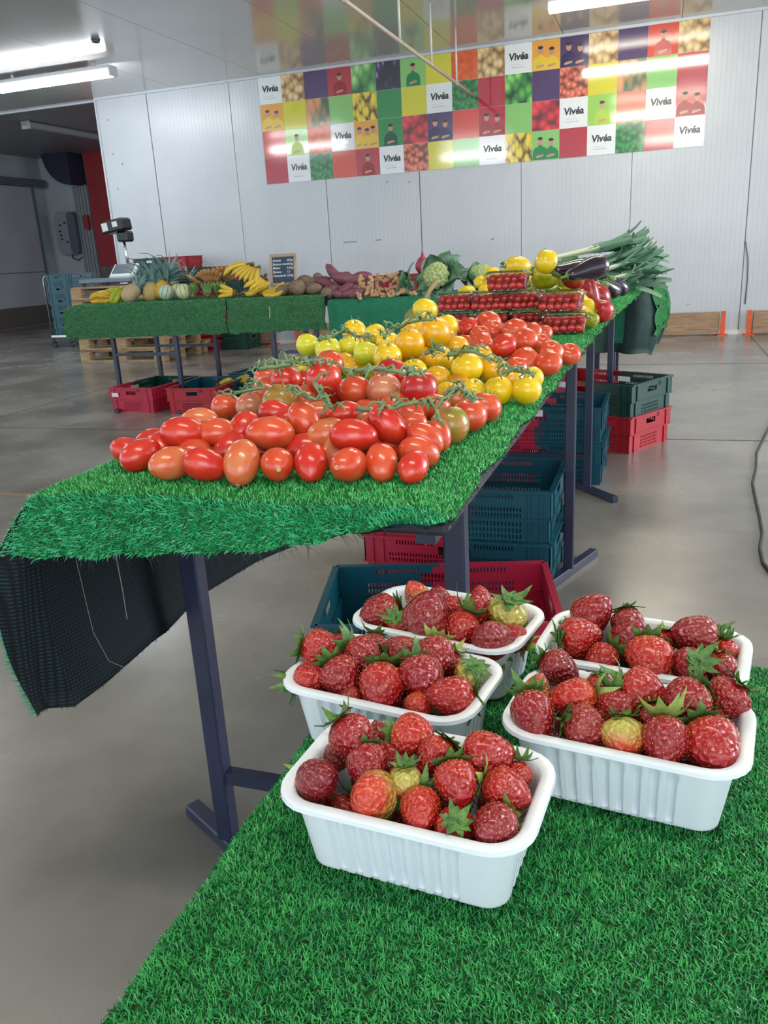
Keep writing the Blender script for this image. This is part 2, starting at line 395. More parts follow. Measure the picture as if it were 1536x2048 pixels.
b = MB(); b.box(-.17, .17, -.11, .11, -.025, .025); bev(lobj('display_case', b.mesh('dc'), M_whitep, sc, Md), .015)
b = MB(); b.box(-.14, .14, -.06, .09, .0255, .028); lobj('display', b.mesh('dd'), mat('display_grey', '#5b6a72', .2), sc, Md)
pr = empty('label_printer', 'black label printer head on the chrome column of the scale', 'printer', TR((-6.2, 8.76, 1.48)))
b = MB(); b.box(-.2, .12, -.1, .1, .0, .14); bev(lobj('case', b.mesh('pc'), M_black, pr, Matrix.Rotation(-.15, 4, 'Y')), .02)
for q in [(-.17, -.09, -.104, -.1, .03, .12), (-.02, .05, -.104, -.1, .05, .11)]:
    b = MB(); b.box(*q); lobj('label', b.mesh('pl'), M_whitep, pr, Matrix.Rotation(-.15, 4, 'Y'))
b = MB(); b.box(-.02, .13, -.08, .08, -.12, .0); bev(lobj('neck', b.mesh('pn'), M_black, pr), .02)

# trolley
tr = empty('trolley', 'chrome framed trolley standing left of the pallet stack', 'trolley', TR((-8.45, 10.0, 0)))
b = MB(); fr = [(-.05, 0, .16), (-.05, 0, .95), (-.03, 0, 1.0), (.02, 0, 1.02), (.28, .0, 1.02)]
b.tube(fr, .012, 8); lobj('frame', b.mesh('fr', True), M_chrome, tr)
b = MB(); b.tube([(x, y+.5, z) for x, y, z in fr], .012, 8); lobj('frame', b.mesh('fr', True), M_chrome, tr)
b = MB(); b.box(-.06, .28, -.02, .52, .15, .18); lobj('shelf', b.mesh('sh'), M_chrome, tr)
for x, y in [(-.04, 0), (-.04, .5), (.26, 0), (.26, .5)]:
    b = MB(); v, f = lathe([(.0, -.015), (.045, -.015), (.045, .015), (.0, .015)], 16); b.add([(p[0], p[2], p[1]+.045) for p in v], f); b.box(-.015, .015, -.022, .022, .06, .15)
    lobj('caster', b.mesh('ca'), M_black, tr, TR((x, y, 0)))

# ---------------------------------------------------------------- crates
def wall_grid(w_, h_, holes, t=.004):
    """perforated plastic wall in XZ from (0,0) to (w,h), thickness t along +Y; holes = list of (x0,x1,z0,z1)"""
    xs = sorted({0, w_} | {round(a, 5) for h in holes for a in h[:2]}); zs = sorted({0, h_} | {round(a, 5) for h in holes for a in h[2:]})
    nx, nz = len(xs)-1, len(zs)-1
    S = [[True]*nz for _ in range(nx)]
    for i in range(nx):
        cx = (xs[i]+xs[i+1])/2
        for j in range(nz):
            cz = (zs[j]+zs[j+1])/2
            if any(h[0] < cx < h[1] and h[2] < cz < h[3] for h in holes): S[i][j] = False
    v = [(x, y, z) for y in (0, t) for x in xs for z in zs]
    F = (nx+1)*(nz+1); idx = lambda i, j, k: k*F+i*(nz+1)+j
    f = []
    for i in range(nx):
        for j in range(nz):
            if not S[i][j]: continue
            f.append((idx(i, j, 0), idx(i+1, j, 0), idx(i+1, j+1, 0), idx(i, j+1, 0)))
            f.append((idx(i, j, 1), idx(i, j+1, 1), idx(i+1, j+1, 1), idx(i+1, j, 1)))
            for di, dj, a, c in [(-1, 0, (i, j+1), (i, j)), (1, 0, (i+1, j), (i+1, j+1)), (0, -1, (i, j), (i+1, j)), (0, 1, (i+1, j+1), (i, j+1))]:
                ii, jj = i+di, j+dj
                if not (0 <= ii < nx and 0 <= jj < nz and S[ii][jj]):
                    f.append((idx(*a, 0), idx(*a, 1), idx(*c, 1), idx(*c, 0)))
    return v, f, xs
def slots(x0, x1, z0, z1, n, duty=.5):
    p = (x1-x0)/n; return [(x0+i*p, x0+i*p+p*duty, z0, z1) for i in range(n)]
CL, CW, CH = .60, .40, .19
CM = {}
def crate_meshes():
    if CM: return CM
    def side(L, long):
        up = []; lo_ = []
        m_ = L/2
        if long:
            for a, c in ((.11, .235), (.365, .49)): up += slots(a, c, .062, .076, 13, .45)
            for z in (.018, .040): 
                pass
            up += [(m_-.055, m_+.055, .040, .066)] if 0 else []
            for a, c in ((.085, .28), (.32, .515)):
                for z in (.004, .022): up += slots(a, c, z, z+.012, 20, .45)
            up += [(m_-.052, m_+.052, .034, .062)]
            lo_ = sum([slots(.085, .515, z, z+.013, 38, .45) for z in (.012, .032, .052, .072)], [])
            up += sum([slots(a, a+.032, .004, .080, 4, .3) for a in ()], [])
        else:
            up = [(m_-.045, m_+.045, .034, .062)] + slots(m_+.06, m_+.09, .055, .080, 3, .45)
            lo_ = sum([slots(m_-.085, m_+.085, z, z+.011, 13, .5) for z in (.012, .029, .046, .063)], [])
        return up, lo_
    for key, L in (('long', CL), ('short', CW)):
        up, lo_ = side(L, key == 'long')
        b = MB()
        v, f, xs = wall_grid(L, .088, up); b.add([(x-L/2, y, z+.100) for x, y, z in v], f)
        ins = .008
        v, f, xs = wall_grid(L-2*ins, .098, [(a-ins, c-ins, d, e) for a, c, d, e in lo_]); b.add([(x-L/2+ins, y+ins, z) for x, y, z in v], f)
        for a0, a1 in ((-L/2, 0), (0, L/2)):
            b.box(a0, a1, -.006, ins+.004, .096, .101)          # step
            b.box(a0, a1, -.010, .008, .183, .190)              # rim
        for k in ([-.27, -.235, .235, .27] if L > .5 else [-.15, .15]):
            b.box(k-.003, k+.003, -.006, 0, .101, .183)         # stiffening ribs
            b.box(k-.003, k+.003, ins-.006, ins, .0, .096)
        CM[key] = b
    return CM
def crate_wall(key, m1, m2, name, parent, M, split=0.0):
    b = crate_meshes()[key]; k = (key, m2 is not None)
    kk = 'me_%s_%s' % (key, m2 is not None)
    if kk not in CM:
        me = b.mesh('crate_'+key)
        if m2 is not None:
            c = np.array([p.center[0] for p in me.polygons]); me.polygons.foreach_set('material_index', (c > split).astype(np.int32))
        CM[kk] = me
    return lobj(name, CM[kk], [m1, m2] if m2 else m1, parent, M)
def crate(M, label, m1, m2=None, axis='x', group='two tone plastic crates on the floor', stick=None):
    """m1 = colour of the -x half, m2 = colour of the +x half (axis x) or far/near halves (axis y)"""
    t = empty('crate', label, 'crate', M, group)
    w2 = m2
    crate_wall('long', m1, m2, 'side_panel', t, TR((0, -CW/2, 0)))
    crate_wall('long', m2 or m1, m1 if m2 else None, 'side_panel', t, TR((0, CW/2, 0)) @ RZ(math.pi))
    crate_wall('short', m1, None, 'end_panel', t, TR((-CL/2, 0, 0)) @ RZ(-math.pi/2))
    crate_wall('short', m2 or m1, None, 'end_panel', t, TR((CL/2, 0, 0)) @ RZ(math.pi/2))
    b = MB(); b.box(-CL/2+.01, 0, -CW/2+.01, CW/2-.01, .001, .006); b.box(0, CL/2-.01, -CW/2+.01, CW/2-.01, .001, .006, 1)
    lobj('base', b.mesh('base'), [m1, m2 or m1], t)
    if stick:
        b = MB(); b.box(0, .06, -.0015, 0, 0, .03); lobj('sticker', b.mesh('st'), M_sticker, t, stick)
    return t
STK = .166
# stack under the near end of the long table
crate(TR((-.535, 1.925, 0)) @ RZ(.24), 'teal and crimson crate on the floor, nearest one under the long table', M_teal, M_pink)
crate(TR((-.590, 2.53, 0)), 'bottom crate of the teal and crimson pair behind the nearest crate', M_pink, M_teal)
crate(TR((-.592, 2.535, STK)) @ RZ(.01), 'top crate of the teal and crimson pair behind the nearest crate', M_pink, M_teal)
crate(TR((-.53, 3.86, 0)), 'bottom crate of the dark teal pair in the middle under the long table', M_pink, M_teal)
crate(TR((-.535, 3.86, STK)), 'top crate of the dark teal pair in the middle under the long table', M_pink, M_teal, stick=TR((-.02, -CW/2-.007, .15)))
crate(TR((-.30, 4.58, 0)) @ RZ(math.radians(-29)), 'red bottom crate of the pair standing at the right behind the table legs', M_red, None, stick=TR((-.14, -CW/2-.007, .15)))
crate(TR((-.30, 4.585, STK)) @ RZ(math.radians(-29)), 'bottle green and red top crate of the pair at the right behind the table legs', M_red, M_green, stick=TR((-.14, -CW/2-.007, .15)))
# under the left table
crate(TR((-3.80, 5.53, 0)) @ RZ(math.pi/2-.06), 'red and green crate with a white sticker, leftmost under the fruit table', M_pink, M_green, stick=TR((-CL/2-.011, .17, .12)) @ RZ(-math.pi/2))
crate(TR((-3.30, 5.50, 0)) @ RZ(math.pi/2+.10), 'red and teal crate just right of the stickered crate under the fruit table', M_red, M_teal)
crate(TR((-3.05, 6.12, 0)) @ RZ(-.12), 'dark teal crate behind the red crates under the fruit table', M_teal, M_teal)
crate(TR((-2.72, 5.80, 0)) @ RZ(.12), 'teal crate right of the red crates, half hidden by the tomatoes', M_teal, M_teal)
# against the wall
SX = Matrix.Diagonal((1.28, 1, 1, 1))
pallet(TR((-6.07, 9.51, 0)), 'wooden pallet on the floor under the taller crate stack by the wall')
for k, (a, c) in enumerate([(M_red, M_red), (M_green, M_green), (M_red, M_green), (M_green, M_red), (M_green, M_red), (M_green, M_red)]):
    crate(TR((-6.07, 9.50, .146+STK*k)) @ SX, 'red and green crate in the taller stack by the wall, %s from the floor' % ORD[k], a, c, stick=TR((-.14, -CW/2-.011, .13)) if k > 4 else None, group='crates stacked against the white wall')
for k, (a, c) in enumerate([(M_red, M_green), (M_red, M_green), (M_green, M_red), (M_red, M_green), (M_red, M_green), (M_green, M_red)]):
    crate(TR((-5.34, 9.50, STK*k)) @ SX, 'red and green crate in the lower stack by the wall, %s from the floor' % ORD[k], a, c, stick=TR((-.12, -CW/2-.011, .13)) if k > 4 else None, group='crates stacked against the white wall')
for k in range(5):
    crate(TR((WY(815, 550, 7.9).x-.05, 7.9, STK*k)) @ RZ(.1), 'red crate behind the ginger, %s from the floor in its stack' % ORD[k], M_red, None, group='red crates behind the ginger')
for k in range(5):
    crate(TR((-8.22, 10.26, .18+STK*k)) @ RZ(math.pi/2), 'teal crate on the trolley, %s from the shelf' % ORD[k], M_teal, None, group='teal crates on the trolley')

# ---------------------------------------------------------------- tables
def table(label, x0, x1, y0, y1, ztop, frames, group='folding tables under the turf', th=.028):
    t = empty('folding_table', label, 'table', TR((0, 0, 0)), group)
    t.matrix_world = TR(((x0+x1)/2, (y0+y1)/2, 0)); inv = TR((-(x0+x1)/2, -(y0+y1)/2, 0))
    b = MB(); b.box(x0, x1, y0, y1, ztop-th, ztop); bev(lobj('tabletop', b.mesh('top'), M_board, t, inv), .006)
    b = MB()
    b.box(x0+.03, x1-.03, y1-.055, y1-.03, ztop-th-.03, ztop-th)
    b.box(x0+.03, x0+.055, y0+.055, y1-.055, ztop-th-.03, ztop-th); b.box(x1-.055, x1-.03, y0+.055, y1-.055, ztop-th-.03, ztop-th)
    lobj('rail', b.mesh('rail'), M_bluelegs, t, inv)
    for fr in frames: leg_frame_at(t, inv, ztop-th, *fr)
    return t
def leg_frame_at(t, inv, ztop, x0, x1, y, foot=.36, skew=0, cross=.17, th=.016):
    for x in (x0, x1):
        b = MB(); b.box(x-th, x+th, y-th, y+th, .022, ztop); bev(lobj('leg', b.mesh('leg'), M_bluelegs, t, inv), .003)
        b = MB(); b.box(-th, th, -foot/2, foot/2, 0, .026); bev(lobj('foot_bar', b.mesh('foot'), M_bluelegs, t, inv @ TR((x, y, 0)) @ RZ(skew)), .003)
    b = MB(); b.box(x0+th, x1-th, y-.011, y+.011, cross-.012, cross+.012); lobj('cross_bar', b.mesh('cb'), M_bluelegs, t, inv)
T = .78; TB = .762
table('navy legged folding table under the near tomatoes', -.765, -.225, .86, 2.85, TB, [(-.731, -.275, 1.10, .28, 1.05, .16), (-.731, -.262, 2.58, .40, -.35, .16)])
table('navy legged folding table under the peppers and leeks', -.765, -.215, 2.88, 5.1, TB, [(-.731, -.285, 3.56, .40, .7, .16), (-.731, -.27, 4.75, .36, 0, .16)])
TL = .80; TLB = .782
table('navy legged folding table under the pineapples and melons', -4.34, -3.0, 5.37, 6.08, TLB, [(-4.03, -3.47, 5.40, .45, .4, .42), (-4.03, -3.47, 5.98, .36, 0, .42)])
table('navy legged folding table under the bananas and yams', -2.97, -2.24, 5.37, 6.08, TLB, [(-2.66, -2.32, 5.40, .36, 0, .42), (-2.66, -2.32, 5.98, .36, 0, .42)])
table('navy legged folding table under the ginger and cauliflower', -2.2, -.08, 5.40, 6.1, .762, [(-2.0, -1.5, 5.45, .36, 0, .42), (-.40, -.30, 5.55, .3, 0, .42), (-2.0, -.3, 6.0, .36, 0, .42)])
TS = .64
table('low table under the strawberry punnets', -.268, .9, -.25, .795, TS-.018, [(-.2, .8, -.1), (-.2, .8, .66)])
# ---------------------------------------------------------------- turf
def grid_sheet(rows):
    """rows[i][j] points -> verts, quads"""
    n, m = len(rows), len(rows[0]); v = [p for r in rows for p in r]
    f = [(i*m+j, i*m+j+1, (i+1)*m+j+1, (i+1)*m+j) for i in range(n-1) for j in range(m-1)]
    return v, f
def blades(sheets, per_m2, h, wd, seed, lean=.55, cam_fall=None, seg=2):
    """blades of turf as one mesh, numpy; sheets = list of (verts, quads, normal_sign)"""
    rng = np.random.default_rng(seed); PV = []; FV = []; k0 = 0
    for v, f, sgn, dens in sheets:
        V = np.array(v); F = np.array(f); A, B, C, D = (V[F[:, i]] for i in range(4))
        N = np.cross(C-A, D-B); ar = np.linalg.norm(N, axis=1)/2; N = N/(2*ar[:, None]+1e-12)*sgn
        cnt = int(per_m2*ar.sum()*dens)
        q = rng.choice(len(F), cnt, p=ar/ar.sum()); s, t = rng.random((2, cnt, 1))
        P = (A[q]*(1-s)+B[q]*s)*(1-t)+(D[q]*(1-s)+C[q]*s)*t; Nq = N[q]
        r = rng.normal(size=(cnt, 3)); r -= (r*Nq).sum(1)[:, None]*Nq; r /= np.linalg.norm(r, axis=1)[:, None]
        side = np.cross(Nq, r)
        hh = h*rng.uniform(.6, 1.15, (cnt, 1)); ww = wd*rng.uniform(.7, 1.2, (cnt, 1)); ll = lean*rng.uniform(.2, 1.3, (cnt, 1))
        tip = P+Nq*hh+r*hh*ll
        if seg == 1:
            vv = np.stack([P-side*ww/2, P+side*ww/2, tip], 1); ff = np.arange(cnt)[:, None]*3+np.array([0, 1, 2])+k0
            PV.append(vv.reshape(-1, 3)); FV.append(np.hstack([ff])); k0 += cnt*3
        else:
            mid = P+Nq*hh*.6+r*hh*ll*.35
            vv = np.stack([P-side*ww/2, P+side*ww/2, mid+side*ww*.4, mid-side*ww*.4, tip], 1)
            b5 = np.arange(cnt)[:, None]*5+k0
            FV.append(np.vstack([b5+np.array([0, 1, 2]), b5+np.array([0, 2, 3]), b5+np.array([3, 2, 4])])); PV.append(vv.reshape(-1, 3)); k0 += cnt*5
    V = np.vstack(PV); F = np.vstack(FV)
    me = bpy.data.meshes.new('grass_pile'); me.vertices.add(len(V)); me.vertices.foreach_set('co', V.ravel())
    me.loops.add(F.size); me.loops.foreach_set('vertex_index', F.ravel().astype(np.int32))
    me.polygons.add(len(F)); me.polygons.foreach_set('loop_start', np.arange(0, F.size, 3, dtype=np.int32)); me.polygons.foreach_set('loop_total', np.full(len(F), 3, np.int32))
    me.update(calc_edges=True); return me
def solid_sheet(sheets, thick):
    """both faces of a mat, thick metres apart along local normals (slot 0 = pile side, slot 1 = back)"""
    b = MB()
    for v, f, sgn, _ in sheets:
        V = np.array(v); N = np.zeros_like(V)
        for q in f:
            n = np.cross(V[q[2]]-V[q[0]], V[q[3]]-V[q[1]])
            for i in q: N[i] += n
        N /= np.linalg.norm(N, axis=1)[:, None]+1e-12; N *= sgn
        k = len(b.v); b.v += [tuple(p) for p in V]+[tuple(p) for p in V-N*thick]; n = len(V)
        for q in f: b.f.append(tuple(i+k for i in q)); b.m.append(0); b.f.append(tuple(i+k+n for i in reversed(q))); b.m.append(1)
        ed = {}
        for q in f:
            for a, c in zip(q, q[1:]+q[:1]):
                ed[(a, c)] = 1
        for (a, c) in ed:
            if (c, a) not in ed: b.f.append((a+k, c+k, c+k+n, a+k+n)); b.m.append(1)
    return b.mesh('backing', True)
rnd = random.Random(5)
def lerp(a, b, t): return a+(b-a)*t
def interp(x, pts):
    for (x0, y0), (x1, y1) in zip(pts, pts[1:]):
        if x <= x1: return lerp(y0, y1, max(0, (x-x0)/(x1-x0)))
    return pts[-1][1]
# --- long table
def rt_edge(y):  # right edge of the mat
    return interp(y, [(.8, -.214), (1.2, -.212), (2.3, -.205), (3.2, -.19), (5.3, -.11)])+.004*math.sin(y*23)+.003*math.sin(y*61)
ys_ = [.84+.06*i for i in range(75)]
rows = []
hem = lambda x: interp(x, [(-.85, .690), (-.66, .703), (-.54, .716), (-.41, .730), (-.36, .742), (-.285, .765), (-.21, .775)])
nx = 30
front = []
for (yy, fz) in [(.800, 0), (.803, .25), (.807, .5), (.812, .75), (.818, .92)]:
    r = []
    for j in range(nx+1):
        s = j/nx; x = lerp(-.775, -.212, s); zt = .775-.004*s
        xx = x - (.065*(1-fz)*(1-s)**3)
        r.append((xx, yy+.004*math.sin(x*30)*(1-fz), lerp(hem(xx)+.003*math.sin(x*90), zt, fz)))
    front.append(r)
rows += front
for i, y in enumerate([.826]+ys_):
    r = []
    for j in range(nx+1):
        s = j/nx; xr = rt_edge(y); x = lerp(-.775, xr, s)
        z = T-.003 if i == 0 else T
        if s > .93: z -= .012*((s-.93)/.07)**2
        if s < .04: z -= .004
        z += .002*math.sin(x*21+y*17)*math.sin(y*9)
        r.append((x, y, z))
    rows.append(r)
split = 26
near = (*grid_sheet(rows[5:5+split+1]), 1, 1.0)
vF = grid_sheet(rows[:6]); frontS = (*vF, 1, 1.25)
farS = (*grid_sheet(rows[5+split:]), 1, .45)
# left flap hanging outwards, pile on the outside
fl_rows = []
top = [rows[0][0], rows[2][0], rows[4][0], rows[5][0]] + [rows[k][0] for k in range(6, 5+44)]
for p in top:
    y = p[1]; c = []
    zb = interp(y, [(.80, .448), (.94, .452), (1.0, .462), (1.18, .446), (1.3, .443), (1.6, .43), (2.5, .45)])+.003*math.sin(y*80)
    for k in range(13):
        t = k/12
        bow = .030*math.sin(t*math.pi)*(1 if y < 1.3 else .6)
        xo = -.035*t*(1-t*.3)-bow*.4 + .022*math.sin((y-.80)*9.5)*t
        x = p[0]+xo if y > .83 else p[0]+(xo+.055*t)*1.0 - 0.0
        if y <= .83: x = lerp(p[0], -.826, t)-.012*math.sin(t*math.pi)
        c.append((x, y-(.010*math.sin(t*3.1) if y < .9 else 0), lerp(p[2]-.002, zb, t)))
    fl_rows.append(c)
flap = (*grid_sheet(fl_rows), -1, .8)
turf = empty('artificial_turf', 'bright green artificial grass mat draped over the long vegetable table', 'grass mat', TR((0, 0, 0)), 'artificial grass mats')
lobj('backing', solid_sheet([near, frontS, farS, flap], .004), [M_turf, M_weave], turf)
stuff(lobj('grass_pile', blades([near], 170000, .0048, .0013, 1, 1.1), M_blade, turf))
stuff(lobj('grass_pile', blades([frontS], 190000, .0068, .0014, 2, 1.0), M_blade_b, turf))
stuff(lobj('grass_pile', blades([farS], 100000, .006, .0022, 3, 1.0, seg=1), M_blade, turf))
stuff(lobj('grass_pile', blades([flap], 40000, .012, .0022, 4, .8, seg=1), M_blade_b, turf))
# frayed hem: loose black threads
def fringe(pts, n, ln, seed, down=(0, 0, -1), wd=.0009, spread=.6):
    rg = random.Random(seed); b = MB()
    for _ in range(n):
        i = rg.randrange(len(pts)-1); p = Vector(pts[i]).lerp(Vector(pts[i+1]), rg.random())
        d = (Vector(down)+Vector((rg.uniform(-1, 1), rg.uniform(-1, 1), rg.uniform(-.6, .6)))*spread).normalized()*ln*rg.uniform(.3, 1)
        s = d.cross(Vector((rg.uniform(-1, 1), rg.uniform(-1, 1), .3))).normalized()*wd*.5
        b.add([p-s, p+s, p+d], [(0, 1, 2)])
    return b.mesh('fringe')
M_thread = mat('black_thread', '#12302a', .6)
stuff(lobj('frayed_threads', fringe(rows[0], 130, .028, 7, (.5, -.1, -.8)), M_thread, turf))
stuff(lobj('frayed_threads', fringe([c[-1] for c in fl_rows], 700, .010, 8, (0, 0, -1), .0012, .25), M_thread, turf))
stuff(lobj('frayed_threads', fringe(fl_rows[0], 420, .014, 9, (-.9, -.3, -.1), .0013, .5), mat('loose_green_blade', '#1b8a5c', .5), turf))
stuff(lobj('frayed_threads', fringe([r[-1] for r in rows[3:]], 900, .014, 10, (.6, 0, -.7), .0012, .7), M_thread, turf))
b = MB()
for pts in [[(-.77, .84, .69), (-.775, .85, .62), (-.78, .86, .56), (-.77, .87, .51), (-.735, .88, .49)]]:
    b.tube([(x+.03, y, z) for x, y, z in pts], .0004, 4)
b.tube([(-.69, .86, .69), (-.688, .86, .63), (-.69, .862, .585)], .0005, 4)
stuff(lobj('frayed_threads', b.mesh('th'), mat('pale_thread', '#8a7f7c', .6), turf))
# bunched far corner and dark cloth at the right end of the back table
def sheet_obj(name, label, cat, rowsL, mats, sgn, thick=.004, blade=None, group=None):
    t = empty(name, label, cat, TR((0, 0, 0)), group)
    sh = [(*grid_sheet(r), sgn, 1.0) for r in rowsL]
    lobj('backing', solid_sheet(sh, thick), mats, t)
    if blade: stuff(lobj('grass_pile', blades(sh, *blade[:-1]), blade[-1], t))
    return t
r_ = []
for i in range(16):
    a = i/15; c = []
    x = lerp(-.40, -.035, a)+.015*math.sin(a*9)
    y = 5.36+.06*math.sin(a*7)+.12*a
    for k in range(12):
        t = k/11
        zb = lerp(.385, .37, a) if a < .82 else lerp(.37, .335, (a-.82)/.10) if a < .92 else .42
        c.append((x+.05*math.sin(t*3)*a, y-.05*math.sin(t*2.6)-.02*math.sin(a*14)*t, lerp(.80, zb, t)))
    r_.append(c)
r2 = []
for i in range(12):
    a = i/11
    r2.append([(r_[-1][k][0]+.02*math.sin(a*3.14), r_[-1][k][1]+.55*a, lerp(.80, .44+.05*a, k/11)) for k in range(12)])
hc_ = sheet_obj('hanging_cloth', 'dark backed green turf hanging from the far right corner of the tables', 'cloth', [r_], [mat('dark_backing', '#16302c', .7, '#1d3d36', 20), M_weave], 1)
lobj('side_flap', solid_sheet([(*grid_sheet(r2), 1, 1.0)], .004), [M_turf, M_weave], hc_)
lobj('folded_edge', solid_sheet([(*grid_sheet([[(x+.012+.010*math.sin(k*2+j), y-.008, z) for k, (x, y, z) in enumerate(r_[i][:9])] for j, i in enumerate((12, 13, 14, 15))]), 1, 1.0)], .003), [M_turf, M_weave], hc_)
# --- left fruit table: two faded mats with a split between, then dark green cloth
def drape(x0, x1, zt, zb, seed, yf=5.335, yb=6.05, ends=True, round_left=0):
    rg = random.Random(seed); n = int((x1-x0)/.03); rr = []
    prof = [(yf, 0), (yf-.004, .12), (yf-.006, .3), (yf-.003, .5), (yf, .7), (yf+.004, .86), (yf+.015, .97), (yf+.04, 1.0), (yf+.15, 1), (yf+.3, 1), (yf+.5, 1), (yb, 1)]
    for (y, h) in prof:
        r = []
        for j in range(n+1):
            x = lerp(x0, x1, j/n); zbb = zb(x) + .004*math.sin(x*37)+.003*math.sin(x*91)
            z = lerp(zbb, zt-(.0 if j else 0), h)
            if round_left and x-x0 < round_left: z -= (1-(x-x0)/round_left)**2*.035*h
            r.append((x+.006*math.sin(h*9+seed)*(j in (0, n)), y+.004*math.sin(x*13+h*4), z))
        rr.append(r)
    return rr
D1 = drape(-4.41, -2.988, TL, lambda x: interp(x, [(-4.4, .552), (-3, .565)]), 1, round_left=.12)
D2 = drape(-2.976, -2.215, TL, lambda x: interp(x, [(-3, .562), (-2.2, .578)]), 2)
FB = (30000, .010, .0035, 21, .8)
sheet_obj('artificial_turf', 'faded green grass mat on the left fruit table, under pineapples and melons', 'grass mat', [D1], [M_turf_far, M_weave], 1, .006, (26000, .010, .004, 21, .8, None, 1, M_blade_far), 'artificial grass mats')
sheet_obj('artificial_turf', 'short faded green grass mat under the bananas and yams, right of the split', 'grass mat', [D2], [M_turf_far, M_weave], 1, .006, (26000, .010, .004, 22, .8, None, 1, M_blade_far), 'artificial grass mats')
D3 = drape(-2.21, -.10, .772, lambda x: .44, 3, yf=5.375, yb=6.1)
sheet_obj('table_cloth', 'smooth dark green cloth on the back table under the ginger and cauliflower', 'cloth', [D3], [M_dkgreen, M_weave], 1, .004)
b = MB()
b.tube([(0, 0, 0), (.004, 0, -.03), (-.004, 0, -.08)], .003, 5)
tag(lobj('straw_wisp', b.mesh('straw'), mat('straw', '#b9c07a', .6), None, TR((-2.63, 5.316, .745))), 'pale wisp of straw stuck on the front of the fruit table turf', 'straw')
# --- strawberry table
def rowS():
    rr = []
    n = 26
    for y in [-.25, -.1, .05, .15, .22, .28, .34, .4, .46, .52, .58, .64, .7, .76, .79, .806]:
        r = []
        for j in range(n+1):
            s = j/n; xl = -.288+.002*math.sin(y*50); x = xl+(1.19)*(s**1.7)
            z = TS-(.010 if j == 0 else .001 if j == 1 else 0)-(.008 if y > .8 else 0)
            r.append((x, y, z))
        rr.append(r)
    edge = [[(-.292+.002*math.sin(y*40), y, TS-.012-.045*k/3) for k in (3, 2, 1, 0)] for y in [q[0][1] for q in rr]]
    return rr, edge
rS, eS = rowS()
ts = empty('artificial_turf', 'deep green artificial grass mat under the strawberry punnets', 'grass mat', TR((0, 0, 0)), 'artificial grass mats')
sm_ = (*grid_sheet(rS), 1, 1.0)
se_ = (*grid_sheet(eS), 1, 1.0)
lobj('backing', solid_sheet([sm_, se_], .004), [mat('turf_backing_deep', '#07431c', .8, '#0a5222', 60), M_weave], ts)
nearS = (*grid_sheet([[p for p in r if p[0] < .45] for r in rS if r[0][1] > .1]), 1, 1.0)
stuff(lobj('grass_pile', blades([nearS, (*grid_sheet(eS), 1, .7)], 520000, .0038, .00090, 31, 1.2), M_blade_s, ts))
# ================================================================ produce shapes
def noisef(seed, n=5, amp=1.0):
    rg = random.Random(seed); K = [(Vector((rg.gauss(0, 1), rg.gauss(0, 1), rg.gauss(0, 1))), rg.uniform(0, 6.3)) for _ in range(n)]
    return lambda p, fr: amp*sum(math.sin(k.dot(p)*fr+ph) for k, ph in K)/n
def ball(n=18, m=12, fr=None):
    """unit sphere profile"""
    return [(math.sin(math.pi*i/m)+1e-4, -math.cos(math.pi*i/m)) for i in range(m+1)]
def body(rx, rz, seed, lobes=0, lobe_amp=0, top_dimple=0, bot_tip=0, egg=0, noise=.03, n=22, m=14, freq=2.2):
    nf = noisef(seed, 6, noise); v, f = lathe(ball(n, m), n); out = []; ph = random.Random(seed).uniform(0, 6)
    for x, y, z in v:
        r = math.hypot(x, y); a = math.atan2(y, x); p = Vector((x, y, z))
        k = 1+nf(p, freq)+(lobe_amp*(math.cos(lobes*a+ph)-.3)*(.3+.7*max(0, z)) if lobes else 0)
        k *= 1+egg*z
        zz = z
        if top_dimple and r < .5: zz -= top_dimple*(1-r/.5)**2*(1 if z > 0 else 0)
        if bot_tip and z < -.9: zz -= bot_tip*(1-r/.45) if r < .45 else 0
        out.append((x*k*rx, y*k*rx, zz*rz*(1+nf(p, freq)*.5)))
    return out, f
def me_of(v, f, name='body', smooth=True):
    b = MB(); b.add(v, f); return b.mesh(name, smooth)
def place(p, axis, spin=0, s=1.0):
    return TR(p) @ align(axis, spin) @ Matrix.Scale(s, 4)
def img_axis(ang, tow):
    """unit vector whose picture direction is ang degrees (0 right, 90 up), leaning tow degrees toward the camera"""
    a, t = math.radians(ang), math.radians(tow)
    return (CR*math.cos(a)+CU*math.sin(a))*math.cos(t)-CF*math.sin(t)

def relax(items, floor, it=60, lat=.35, k=.93):
    """push apart overlapping fruit (mostly along the sight line), keep them on the table"""
    P = np.array([list(i['p']) for i in items]); R_ = np.array([i['r'] for i in items]); P0 = P.copy()
    cf = np.array([HC*0, 0, HC]); 
    for _ in range(it):
        D = P[:, None]-P[None]; L = np.linalg.norm(D, axis=2)+np.eye(len(P)); mn = k*(R_[:, None]+R_[None]); ov = np.clip(mn-L, 0, None)*(1-np.eye(len(P)))
        step = (D/L[..., None]*ov[..., None]*.5).sum(1)*.6
        los = P-cf; los /= np.linalg.norm(los, axis=1)[:, None]
        al = (step*los).sum(1)[:, None]*los; P = P+al+(step-al)*lat
        P[:, 2] = np.maximum(P[:, 2], floor+R_*.97)
    for i, p in zip(items, P): i['p'] = Vector(p)
    return items

